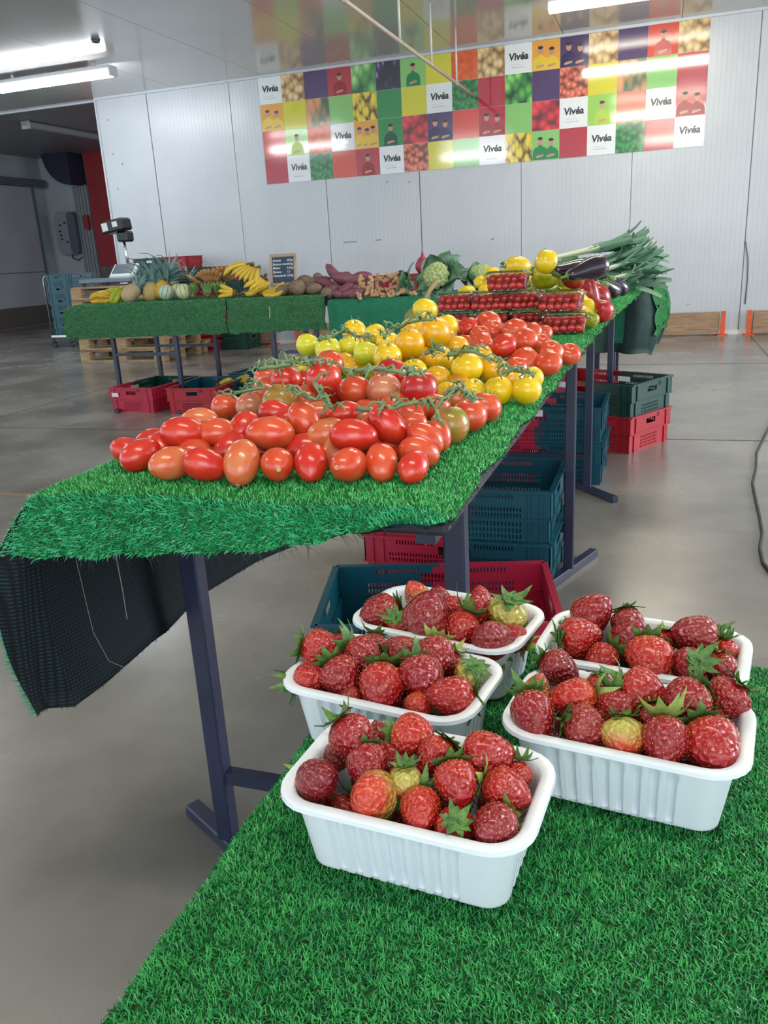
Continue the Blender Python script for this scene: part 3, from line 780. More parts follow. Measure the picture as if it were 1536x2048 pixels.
def skin(name, c, c2, rough=.22, scale=2.2, c3=None):
    """glossy fruit skin with soft colour drift"""
    return mat(name, c, rough, c2, scale, 2, coat=.25, lo=.3, hi=.7)
S_red = [skin('tomato_skin_red', '#c4261d', '#cf3a22'), skin('tomato_skin_orange_red', '#cc3d20', '#d65a34'), skin('tomato_skin_deep_red', '#ac1b1e', '#bd2a20'),
         skin('tomato_skin_orange', '#d05a35', '#cf7a48'), skin('tomato_skin_pink', '#c2604a', '#c98a5e'), skin('tomato_skin_ochre', '#b98334', '#a5823c'), skin('tomato_skin_green', '#7f8c28', '#b8743c', scale=1.6)]
S_yel = [skin('tomato_skin_yellow', '#e9bd08', '#eec81c'), skin('tomato_skin_amber', '#e0a008', '#e6ae12'), skin('tomato_skin_lemon', '#d3cb28', '#dccf34'), skin('tomato_skin_dark_amber', '#cf8a10', '#d99a14')]
M_stem = mat('vine_green', '#5f7a4c', .55, '#7d9468', 30)
M_scar = mat('stem_scar', '#d6c08a', .6, '#a98f54', 200)

PL = [me_of(*body(.5, .70, 10+i, lobes=3, lobe_amp=.02, egg=(-.05, .08, .04, -.08, .1)[i], bot_tip=(.06, 0, .09, .03, 0)[i], noise=.05, n=24, m=16, freq=1.6), 'plum_body') for i in range(5)]
RD = [me_of(*body(.5, .44+.02*i, 30+i, lobes=(0, 5, 6, 4)[i], lobe_amp=(.0, .012, .03, .02)[i], top_dimple=.22, noise=.03, n=24, m=16), 'round_body') for i in range(4)]
BF = [me_of(*body(.5, .40, 40+i, lobes=(5, 7, 6)[i], lobe_amp=.05, top_dimple=.3, noise=.05, n=28, m=16), 'beef_body') for i in range(3)]
b = MB(); b.add(*lathe([(.001, 0), (.055, .004), (.075, 0)], 10)); SCAR = b.mesh('scar', True)
def calyx_mesh(n, ln, wd, seed, droop=.5, curl=.4, stem=.22, thick=.02):
    rg = random.Random(seed); b = MB()
    for i in range(n):
        a = 2*math.pi*i/n+rg.uniform(-.25, .25); d = Vector((math.cos(a), math.sin(a), 0)); s = Vector((-math.sin(a), math.cos(a), 0)); L = ln*rg.uniform(.75, 1.15); P = []
        cu = curl*rg.uniform(.2, 1.5)
        for k, (t, w_) in enumerate([(0, .55), (.35, 1), (.7, .6), (1, .04)]):
            c = d*(L*t)+Vector((0, 0, .02+L*(-droop*t*t*.5+cu*t**3)))
            P.append((c-s*wd*w_*.5+Vector((0, 0, thick*.6)), c+Vector((0, 0, -thick*.2)), c+s*wd*w_*.5+Vector((0, 0, thick*.6))))
        v = [q for r in P for q in r]; f = []
        for k in range(3): f += [(k*3, k*3+1, k*3+4, k*3+3), (k*3+1, k*3+2, k*3+5, k*3+4)]
        b.add(v, f)
    if stem: b.tube([(0, 0, 0), (.01, .01, stem*.5), (.05, .02, stem)], .028, 6)
    return b.mesh('calyx', True)
CAL = [calyx_mesh(5+i % 2, .34, .07, 50+i, .7, .7) for i in range(4)]

def tomato(i, p, r, axis, kind, skin_, name, label, group, scar=False, calyx=False, spin=0):
    me = {'plum': PL, 'round': RD, 'beef': BF}[kind]; me = me[i % len(me)]
    t = empty(name, label, 'tomato', place(p, axis, spin), group)
    S = Matrix.Scale(2*r, 4)
    lobj('body', me, skin_, t, S)
    top = {'plum': .70, 'round': .42, 'beef': .34}[kind]
    if scar: lobj('stem_scar', SCAR, M_scar, t, S @ TR((0, 0, top-.0)))
    if calyx: lobj('calyx', CAL[i % 4], M_stem, t, S @ TR((0, 0, top-.11)))
    return t

# ---------------------------------------------------------------- plum tomatoes: (u, v, width px, angle, toward, layer, skin, scar, words)
PLUM = [
 ('front row of the heap', [
  (259, 903, 50, 160, 10, 0, 0, 0, 'red'), (285, 909, 56, 215, 30, 0, 0, 1, 'red, stem scar showing,'), (320, 903, 54, 100, -20, 0, 0, 0, 'red tilted'), (341, 927, 60, 200, 45, 0, 3, 1, 'pale orange'),
  (410, 929, 60, 165, 5, 0, 0, 0, 'red sideways'), (484, 926, 66, 265, 28, 0, 3, 1, 'large orange upright'), (555, 928, 60, 300, 70, 0, 1, 1, 'orange-red end-on'), (623, 925, 62, 92, -48, 0, 0, 0, 'bright red pointed'),
  (697, 930, 62, 200, 62, 0, 1, 1, 'orange scarred'), (763, 926, 58, 95, -40, 0, 1, 0, 'orange-red pointed'), (827, 933, 53, 60, -40, 0, 0, 0, 'small red')]),
 ('second row of the heap', [
  (300, 885, 46, 30, -20, 0, 0, 0, 'red half-hidden'), (385, 905, 50, 20, -30, 0, 1, 0, 'orange-red half-hidden'), (460, 897, 52, 50, -20, 0, 0, 0, 'crimson tilted'), (520, 905, 50, 0, -30, 0, 2, 0, 'dark half-hidden'),
  (612, 898, 58, 10, 0, 0, 0, 0, 'red sideways'), (672, 905, 54, 60, -20, 0, 3, 0, 'dull orange half-hidden'), (735, 898, 54, 20, -20, 0, 2, 0, 'dark red half-hidden'), (780, 893, 54, 30, -20, 0, 1, 0, 'orange half-hidden'), (838, 905, 56, 170, 12, 0, 1, 0, 'long orange-red')]),
 ('upper layer of the heap', [
  (368, 868, 60, 175, 15, 1, 0, 0, 'bright red leftmost'), (433, 866, 52, 5, -10, 1, 1, 0, 'orange-red'), (487, 858, 52, 60, -20, 1, 0, 0, 'red'), (539, 868, 62, 178, 0, 1.1, 1, 0, 'big orange-red horizontal'),
  (611, 845, 58, 120, 0, 1.3, 1, 0, 'orange tilted'), (655, 868, 56, 20, 0, 1, 3, 0, 'orange'), (707, 872, 62, 178, 0, 1.1, 0, 0, 'big red horizontal'), (776, 858, 58, 135, 5, 1.1, 0, 0, 'red slanting'),
  (850, 877, 52, 145, 10, .7, 1, 0, 'long orange slanting'), (878, 870, 44, 110, -10, .5, 1, 0, 'small orange-red rightmost')]),
 ('back of the heap', [
  (398, 843, 50, 10, -10, 1.5, 3, 0, 'pale orange'), (551, 825, 44, 170, 0, 1.6, 0, 0, 'crimson slim'), (570, 842, 40, 20, 0, 1.3, 0, 0, 'red'), (636, 828, 46, 20, 0, 1.6, 3, 0, 'pale orange'), (688, 828, 46, 10, 0, 1.8, 0, 0, 'red horizontal'), (726, 842, 46, 40, 0, 1.2, 1, 0, 'orange-red'), (820, 852, 46, 20, 0, .9, 1, 0, 'orange-red')]),
]
items = []
for rown, row in PLUM:
    for k, (u, v, wpx, ang, tow, lay, sk, sc_, wd) in enumerate(row):
        r = .027
        for _ in range(3):
            z = T+.002+r*1.02+lay*.020; p = W(u, v, z); r = min(.032, max(.015, wpx/2*depth(p)/FPX*1.13))
        items.append(dict(p=p, r=r, ang=ang, tow=tow, sk=sk, sc=sc_, kind='plum', wd=wd, row=rown, u=u))
n_plum = len(items)
# ---------------------------------------------------------------- red vine tomatoes in the middle
VINE = [
 ('lower edge of the red heap', [(452, 813, 52, 0, 1, 'orange-red'), (503, 811, 52, .3, 4, 'pale pinkish'), (568, 803, 66, .6, 5, 'ochre green'), (735, 828, 60, .3, 1, 'orange-red'), (772, 838, 60, .2, 1, 'orange-red'), (815, 833, 62, .2, 1, 'orange-red'), (900, 850, 68, 0, 6, 'half green'), (939, 831, 64, 0, 1, 'dull red'), (970, 815, 58, 0, 1, 'dull red')]),
 ('middle of the red heap', [(534, 784, 54, 1, 1, 'orange-red'), (610, 800, 54, .8, 1, 'orange-red'), (664, 793, 58, 1, 2, 'dark red'), (706, 784, 60, 1.2, 1, 'dull orange-red'), (768, 781, 62, 1.4, 4, 'pink-orange'), (839, 778, 66, 1.5, 2, 'deep crimson'), (868, 815, 56, .7, 1, 'orange'), (790, 812, 54, .8, 1, 'orange-red'), (640, 812, 54, .6, 1, 'orange-red'), (912, 798, 50, .4, 3, 'pale orange')]),
 ('top of the red heap', [(534, 755, 48, 1.2, 1, 'orange-red'), (573, 760, 54, 2, 0, 'bright red'), (608, 768, 50, 1.6, 2, 'dark red'), (647, 757, 62, 2.4, 0, 'large bright red'), (658, 728, 54, 2.2, 1, 'orange-red'), (781, 750, 62, 2, 2, 'dark crimson'), (500, 845, 40, .2, 2, 'shaded red'), (720, 800, 52, .5, 2, 'shaded red'), (690, 815, 50, .3, 2, 'shaded red')]),
]
for rown, row in VINE:
    for k, (u, v, wpx, lay, sk, wd) in enumerate(row):
        r = .03
        for _ in range(3):
            z = T+r+lay*.026; p = W(u, v, z); r = min(.036, max(.018, wpx/2*depth(p)/FPX*1.16))
        items.append(dict(p=p, r=r, ang=(80, 100, 60, 120, 75)[k % 5], tow=(-30, -10, 10, -20)[k % 4], sk=sk, sc=0, kind='round', wd=wd, row=rown, u=u))
n_vine = len(items)
YEL = [
 ('bottom edge', [(1053, 781, 54, 0, 0, 'bright yellow'), (996, 782, 54, 0, 0, 'bright yellow'), (947, 782, 44, .2, 0, 'yellow'), (897, 787, 48, .2, 0, 'yellow'), (1062, 757, 46, 0, 0, 'yellow'), (1020, 757, 46, .3, 1, 'amber')]),
 ('middle', [(876, 758, 48, .6, 1, 'amber'), (828, 742, 48, .8, 0, 'yellow'), (933, 738, 58, .9, 0, 'large yellow'), (988, 742, 54, .6, 1, 'amber'), (961, 715, 46, .8, 1, 'amber'), (878, 718, 52, 1.2, 1, 'dark amber'), (842, 716, 46, .9, 3, 'shaded amber'), (800, 745, 40, .4, 3, 'shaded amber'), (918, 770, 44, .3, 3, 'shaded amber'), (685, 728, 46, .6, 1, 'amber'), (712, 735, 46, .5, 1, 'amber'), (750, 735, 44, .6, 1, 'amber'), (752, 692, 42, .9, 3, 'shaded amber'), (826, 684, 44, 1.0, 3, 'shaded amber'), (872, 690, 46, 1.2, 3, 'shaded amber'), (892, 680, 44, 1.1, 3, 'shaded amber'), (800, 715, 44, .8, 3, 'shaded amber'), (775, 735, 44, .6, 3, 'shaded amber'), (597, 735, 40, .8, 0, 'yellow')]),
 ('upper part', [(615, 690, 42, 1.5, 2, 'pale yellow'), (656, 700, 48, 1.4, 2, 'greenish yellow'), (698, 693, 42, 1.6, 2, 'greenish yellow'), (734, 709, 46, 1.5, 2, 'lemon'), (775, 714, 52, 1.5, 0, 'yellow'), (819, 688, 54, 1.9, 1, 'amber'), (912, 695, 48, 1.2, 1, 'amber')]),
 ('top', [(708, 664, 44, 1.6, 0, 'yellow'), (707, 686, 42, .8, 3, 'shaded amber'), (751, 670, 40, 2, 0, 'yellow'), (775, 684, 42, 1.9, 0, 'yellow'), (826, 660, 46, 2.2, 1, 'amber'), (869, 666, 58, 2.3, 1, 'large amber'), (892, 656, 44, 2.0, 0, 'yellow'), (850, 620, 46, 2.7, 0, 'topmost yellow'), (852, 648, 44, 2.2, 1, 'amber'), (858, 676, 44, 1.2, 3, 'shaded amber')]),
]
for rown, row in YEL:
    for k, (u, v, wpx, lay, sk, wd) in enumerate(row):
        r = .03
        for _ in range(3):
            z = T+r+lay*.030; p = W(u, v, z); r = min(.038, max(.020, 1.14*wpx/2*depth(p)/FPX))
        items.append(dict(p=p, r=r, ang=(95, 70, 110, 85)[k % 4], tow=(-40, -15, 10, -30, 25)[k % 5], sk=sk, sc=0, kind='yellow', wd=wd, row=rown, u=u))
n_yel = len(items)
BEEF = [
 ('near edge', [(1049, 724, 60, 0, 1, 'orange-red'), (1092, 727, 54, 0, 1, 'ribbed orange-red'), (1135, 708, 46, 0, 1, 'rightmost red'), (1033, 735, 44, .2, 1, 'small orange'), (1103, 705, 50, .1, 1, 'orange-red')]),
 ('middle', [(961, 686, 46, .9, 1, 'red'), (1006, 692, 52, 1.1, 0, 'smooth dark red'), (1049, 680, 50, 1.0, 1, 'ribbed orange-red'), (1080, 688, 44, .4, 1, 'orange-red'), (985, 705, 44, .4, 1, 'orange-red'), (930, 690, 44, .6, 1, 'orange-red')]),
 ('back', [(912, 660, 44, 1.2, 4, 'pinkish'), (934, 656, 44, 1.4, 0, 'red'), (976, 645, 48, 1.6, 1, 'orange-red'), (984, 662, 44, 1.4, 1, 'red'), (963, 671, 42, 1.2, 1, 'red'), (1029, 660, 48, 1.4, 1, 'ribbed orange'), (1062, 665, 42, .8, 1, 'red'), (1085, 668, 38, .3, 1, 'red')]),
]
for rown, row in BEEF:
    for k, (u, v, wpx, lay, sk, wd) in enumerate(row):
        r = .034
        for _ in range(3):
            z = T+r+lay*.034; p = W(u, v, z); r = min(.042, max(.022, 1.10*wpx/2*depth(p)/FPX))
        items.append(dict(p=p, r=r, ang=(100, 60, 120, 80)[k % 4], tow=(-30, 30, 10)[k % 3], sk=sk, sc=0, kind='beef', wd=wd, row=rown, u=u))
relax(items, T, it=40, lat=.18, k=.80)
def order_labels(lst, noun, where):
    rows_ = {}
    for it in lst: rows_.setdefault(it['row'], []).append(it)
    for rn, L_ in rows_.items():
        L_.sort(key=lambda q: q['u'])
        for k, q in enumerate(L_): q['label'] = '%s %s, %s from left, %s %s' % (q['wd'], noun, ORD[k], rn, where)
order_labels(items[:n_plum], 'plum tomato', '')
order_labels(items[n_plum:n_vine], 'round tomato', '')
order_labels(items[n_vine:n_yel], 'vine tomato', 'of the yellow heap')
order_labels(items[n_yel:], 'beefsteak tomato', 'of the loose red heap')
for i, it in enumerate(items):
    ax = img_axis(it['ang'], it['tow'])
    if it['kind'] == 'plum':
        tomato(i, it['p'], it['r'], ax, 'plum', S_red[it['sk']], 'plum_tomato', it['label'].strip(), 'plum tomatoes at the near end of the table', scar=bool(it['sc']), spin=i*1.3)
    elif it['kind'] == 'round':
        ax = (Vector((.2*math.sin(i), -.3*math.cos(i*2), 1))+CU*.2)
        tomato(i, it['p'], it['r'], ax, 'round', S_red[it['sk']], 'vine_tomato', it['label'].strip(), 'red vine tomatoes', calyx=(i % 4 != 0) and it['sk'] != 6, spin=i)
    elif it['kind'] == 'yellow':
        ax = Vector((.35*math.sin(i*1.7), .35*math.cos(i*2.3), 1))
        tomato(i, it['p'], it['r'], ax, 'round', S_yel[it['sk']], 'yellow_tomato', it['label'].strip(), 'yellow vine tomatoes', calyx=True, spin=i)
    else:
        ax = Vector((.5*math.sin(i*1.1), -.5, 1))
        tomato(i, it['p'], it['r'], ax, 'beef', S_red[it['sk']], 'beefsteak_tomato', it['label'].strip(), 'loose red tomatoes', spin=i, calyx=False)
# vines: knobbly trusses lying on the tomatoes
def truss(pts, label, seed, r=.0028):
    rg = random.Random(seed); P = [W(u, v, T+.02+h*.72) for u, v, h in pts]; b = MB()
    Q = []
    for i in range(len(P)-1):
        for t in (0, .5): Q.append(P[i].lerp(P[i+1], t)+Vector((rg.uniform(-1, 1), rg.uniform(-1, 1), rg.uniform(0, 1)))*.003)
    Q.append(P[-1]); rr = [r*(1.3-.5*k/len(Q)) for k in range(len(Q))]
    org = P[0].copy(); b.tube([q-org for q in Q], rr, 7)
    br = MB()
    for k, q in enumerate(Q):
        for s in range(1):
            a = rg.uniform(0, 6.3); d = Vector((math.cos(a), math.sin(a), rg.uniform(-.2, .9))).normalized(); L = rg.uniform(.010, .024)
            e = q+d*L; m_ = q+d*L*.5+Vector((0, 0, .006)); br.tube([q-org, m_-org, e-org, e+Vector((rg.uniform(-.01, .01), rg.uniform(-.01, .01), -.008))-org], [r*.7, r*.6, r*.75, r*.3], 6)
            for j in range(4):
                a2 = 6.28*j/5+rg.random(); dd = (Vector((math.cos(a2), math.sin(a2), rg.uniform(-.2, .8)))).normalized()*rg.uniform(.006, .013); pp_ = e-org
                br.tube([pp_, pp_+dd*.6, pp_+dd+Vector((0, 0, -.004))], [r*.5, r*.35, r*.1], 4, cap=False)
    t = empty('tomato_vine', label, 'vine stem', TR(org), 'green vine stems on the tomatoes')
    lobj('stem', b.mesh('stem', True), M_stem, t); stuff(lobj('side_stems', br.mesh('branches', True), M_stem, t))
truss([(640, 682, .150), (664, 672, .150), (690, 664, .150), (712, 672, .150), (740, 676, .150)], 'grey-green vine stem across the paler yellow tomatoes at the left', 1)
truss([(765, 676, .150), (790, 660, .160), (815, 648, .180), (842, 640, .195), (864, 640, .195)], 'grey-green vine stem climbing to the topmost yellow tomato', 2)
truss([(900, 712, .100), (925, 702, .110), (950, 706, .110), (972, 716, .100), (995, 724, .095)], 'green vine stem over the large yellow tomato at the right', 3)
truss([(1000, 748, .075), (1025, 742, .08), (1050, 744, .075), (1066, 752, .07)], 'green vine stem on the rightmost yellow tomatoes', 4)
truss([(515, 742, .11), (540, 738, .12), (568, 732, .135), (595, 728, .14), (622, 730, .14)], 'tangled vine stem behind the bright red tomatoes at the left', 5)
truss([(520, 728, .11), (555, 726, .12), (590, 722, .13), (625, 722, .14)], 'second tangled vine stem at the back left of the red tomatoes', 15)
truss([(462, 790, .06), (485, 785, .065), (508, 780, .075), (530, 776, .085)], 'vine stem behind the leftmost round red tomatoes', 6)
truss([(590, 786, .10), (612, 790, .10), (632, 800, .09)], 'short vine stem in front of the large bright red tomato', 7)
truss([(690, 742, .13), (725, 742, .13), (760, 738, .145), (790, 744, .145), (818, 752, .14), (842, 750, .13)], 'vine stem across the dark crimson tomato', 8)
truss([(715, 818, .065), (745, 822, .07), (775, 820, .075), (805, 812, .08), (840, 806, .085), (868, 812, .08), (876, 835, .07)], 'long vine stem behind the plum tomatoes at the right', 9)
truss([(888, 800, .07), (908, 788, .075), (926, 776, .08), (930, 796, .08), (945, 800, .08)], 'forked vine stem on the dull red tomatoes at the right edge', 10)
truss([(630, 770, .12), (650, 800, .10), (668, 820, .08)], 'vine stem running down beside the large bright red tomato', 11)
truss([(850, 710, .12), (872, 700, .13), (890, 704, .125)], 'dark vine stem on the dark amber tomato', 12)
# ================================================================ strawberries in white punnets
def rring(L, Wd, r, z, n_c=6, n_l=56, n_w=30, rib=0.0, flutes=9):
    pts = []
    hx, hy = L/2-r, Wd/2-r
    def seg(x0, y0, x1, y1, n, nx_, ny_, fl):
        for k in range(n):
            t = k/n; m = 0
            if rib and .08 < t < .92:
                s_ = (t-.08)/.84*fl; m = rib*(1 if (s_ % 1) < .5 else 0)
                e = abs((s_ % .5)/.5-.5); m *= 1
            pts.append((lerp(x0, x1, t)-nx_*m, lerp(y0, y1, t)-ny_*m, z))
    def corner(cx, cy, a0):
        for k in range(n_c):
            a = a0+math.pi/2*k/n_c; pts.append((cx+r*math.cos(a), cy+r*math.sin(a), z))
    corner(hx, hy, 0); seg(hx, hy+r, -hx, hy+r, n_l, 0, 1, flutes)
    corner(-hx, hy, math.pi/2); seg(-hx-r, hy, -hx-r, -hy, n_w, -1, 0, 4)
    corner(-hx, -hy, math.pi); seg(-hx, -hy-r, hx, -hy-r, n_l, 0, -1, flutes)
    corner(hx, -hy, 1.5*math.pi); seg(hx+r, -hy, hx+r, hy, n_w, 1, 0, 4)
    return pts
def tray(L, Wd, H, rimw, taper, t=.0012, rib=.0046, r=.022, flutes=9, lip=.004):
    rings = []
    Lb, Wb = L-2*rimw-2*taper, Wd-2*rimw-2*taper; Li, Wi = L-2*rimw, Wd-2*rimw
    def at(h, off, ribv): q = h/H; return rring(lerp(Lb, Li, q)-2*off, lerp(Wb, Wi, q)-2*off, max(.004, lerp(r*.7, r, q)-off), h, rib=ribv, flutes=flutes)
    rings.append(rring(Lb*.2, Wb*.2, .003, 0)); rings.append(rring(Lb-.006, Wb-.006, r*.6, 0)); rings.append(at(.003, 0, rib*.6))
    for h in (.08, .2, .6, .74): rings.append(at(H*h, 0, rib))
    rings.append(at(H*.82, 0, 0)); rings.append(at(H-.003, 0, 0))
    rings.append(rring(L-.002, Wd-.002, r+rimw, H-.0025)); rings.append(rring(L, Wd, r+rimw, H-lip)); rings.append(rring(L+.001, Wd+.001, r+rimw, H-lip*.9)); rings.append(rring(L, Wd, r+rimw, H-.0006)); rings.append(rring(L-.003, Wd-.003, r+rimw, H))
    rings.append(rring(Li+.002, Wi+.002, r+.001, H)); rings.append(at(H-.002, t, 0)); rings.append(at(H*.82, t, 0))
    for h in (.74, .6, .2, .08): rings.append(at(H*h, t, rib))
    rings.append(rring(Lb-.008-2*t, Wb-.008-2*t, r*.5, t+.0005)); rings.append(rring(Lb*.2, Wb*.2, .003, t))
    n = len(rings[0]); v = [p for q in rings for p in q]; f = []
    for i in range(len(rings)-1):
        for k in range(n):
            k2 = (k+1) % n; f.append((i*n+k, i*n+k2, (i+1)*n+k2, (i+1)*n+k))
    f.append(tuple(range(n-1, -1, -1))); f.append(tuple(range((len(rings)-1)*n, len(rings)*n)))
    return v, f
PH = .063; ZB = TS+.003
b = MB(); b.add(*tray(.178, .114, PH, .0085, .010, flutes=8)); PUN = b.mesh('punnet_body', True)
PUNS = [(-.146, .457, -4.5, 'white ribbed strawberry punnet nearest the camera, at the front edge'), (-.012, .570, -7.5, 'white ribbed punnet at the front right, heaped with strawberries'),
        (-.208, .592, -8.5, 'white punnet at the left, just behind the nearest one'), (-.190, .716, -11, 'white punnet at the back left, in front of the crimson crate'), (-.004, .692, -8, 'white punnet at the back right, farthest from the camera on the right')]
for x, y, a, lb in PUNS:
    o = tag(lobj('punnet', PUN, M_punnet, None, TR((x, y, ZB)) @ RZ(math.radians(a))), lb, 'punnet', 'white strawberry punnets')
    md = o.modifiers.new('edge', 'EDGE_SPLIT'); md.split_angle = math.radians(50)

def berry_body(seed, wide=1.0):
    nf = noisef(seed, 6, .05); prof = []
    for i in range(17):
        t = i/16; z = .55-1.12*t
        r = .5*wide*(math.sin(min(1, t*2.6+.02)*math.pi/2)**.7)*(1-max(0, (t-.30)/.70)**2.1)**.72 if t < 1 else .001
        if t == 0: r = .12
        prof.append((max(r, .001), z-(.05 if t == 0 else 0)))
    v, f = lathe(prof, 22); out = []
    fl = random.Random(seed).uniform(.9, 1.1)
    for x, y, z in v:
        k = 1+nf(Vector((x, y, z)), 4.5); out.append((x*k*fl, y*k/fl, z*k))
    return out, f, prof, nf, fl
def seeds_mesh(prof, nf, fl, seed):
    rg = random.Random(seed); b = MB(); rows_ = 11
    for i in range(1, rows_+1):
        t = .10+.80*i/(rows_+1)*1.06; z = .55-1.12*t
        r = np.interp(-z, [-p[1] for p in prof], [p[0] for p in prof]); n = max(3, int(2*math.pi*r/.165))
        for k in range(n):
            a = 2*math.pi*(k+.5*(i % 2))/n+rg.uniform(-.06, .06); x, y = r*math.cos(a), r*math.sin(a)
            kk = 1+nf(Vector((x, y, z)), 4.5); p = Vector((x*kk*fl, y*kk/fl, z*kk)); nn = Vector((x, y, .25*z)).normalized()
            tz = (Vector((0, 0, 1))-nn*nn.z).normalized(); s = nn.cross(tz); c = p+nn*.002
            q = [c+tz*.020, c+s*.012, c-tz*.020, c-s*.012, c+nn*.010]
            b.add(q, [(0, 1, 4), (1, 2, 4), (2, 3, 4), (3, 0, 4)])
    return b.mesh('seeds')
def z_skin(name, c, pale, z0, z1, invert=False):
    m = mat(name, c, .26, coat=.3); nt = m.node_tree; b = nt.nodes['Principled BSDF']
    tc = nt.nodes.new('ShaderNodeTexCoord'); sp = nt.nodes.new('ShaderNodeSeparateXYZ'); nt.links.new(tc.outputs['Object'], sp.inputs[0])
    n = nt.nodes.new('ShaderNodeTexNoise'); n.inputs['Scale'].default_value = 3; nt.links.new(tc.outputs['Object'], n.inputs['Vector'])
    ad = nt.nodes.new('ShaderNodeMath'); ad.operation = 'MULTIPLY_ADD'; ad.inputs[1].default_value = .35; nt.links.new(n.outputs['Fac'], ad.inputs[0]); nt.links.new(sp.outputs['Z'], ad.inputs[2])
    mr = nt.nodes.new('ShaderNodeMapRange'); mr.inputs[1].default_value = z0+.17; mr.inputs[2].default_value = z1+.17; nt.links.new(ad.outputs[0], mr.inputs[0])
    r = nt.nodes.new('ShaderNodeValToRGB'); e = r.color_ramp.elements; e[0].color = (*lin(c), 1); e[1].color = (*lin(pale), 1)
    nt.links.new(mr.outputs[0], r.inputs[0]); nt.links.new(r.outputs[0], b.inputs['Base Color'])
    v = nt.nodes.new('ShaderNodeTexVoronoi'); v.inputs['Scale'].default_value = 8; nt.links.new(tc.outputs['Object'], v.inputs['Vector'])
    bp = nt.nodes.new('ShaderNodeBump'); bp.inputs['Strength'].default_value = .35; bp.inputs['Distance'].default_value = .03
    nt.links.new(v.outputs['Distance'], bp.inputs['Height']); nt.links.new(bp.outputs[0], b.inputs['Normal'])
    return m
SB = [z_skin('strawberry_crimson', '#8c101c', '#991a20', -.3, .5), z_skin('strawberry_red', '#a3171c', '#b52a1f', -.2, .6), z_skin('strawberry_orange_red', '#b5261b', '#c8502c', 0, .6),
      z_skin('strawberry_dusky', '#8a1c24', '#9a3030', -.3, .6), z_skin('strawberry_half_pale', '#c8402a', '#b9ad55', -.25, .25), z_skin('strawberry_dark', '#7c1220', '#8f1c22', -.3, .5)]
M_seed = mat('strawberry_seed', '#d8a24c', .45, '#c9853a', 30)
M_cal = mat('strawberry_leaf', '#35602a', .5, '#628a3c', 6, bump=.2, bscale=40)
M_cal2 = mat('strawberry_leaf_pale', '#748f40', .5, '#97aa58', 6)
BER = []
for i in range(6):
    v, f, pf, nf_, fl_ = berry_body(70+i, (1, .92, 1.05, .96, 1.0, .88)[i]); BER.append((me_of(v, f, 'strawberry_body'), seeds_mesh(pf, nf_, fl_, i)))
SCAL = [calyx_mesh(8+i % 3, .52, .27, 90+i, (.5, -.1, .75)[i % 3], (.6, .7, .3)[i % 3], .16, .03) for i in range(6)]
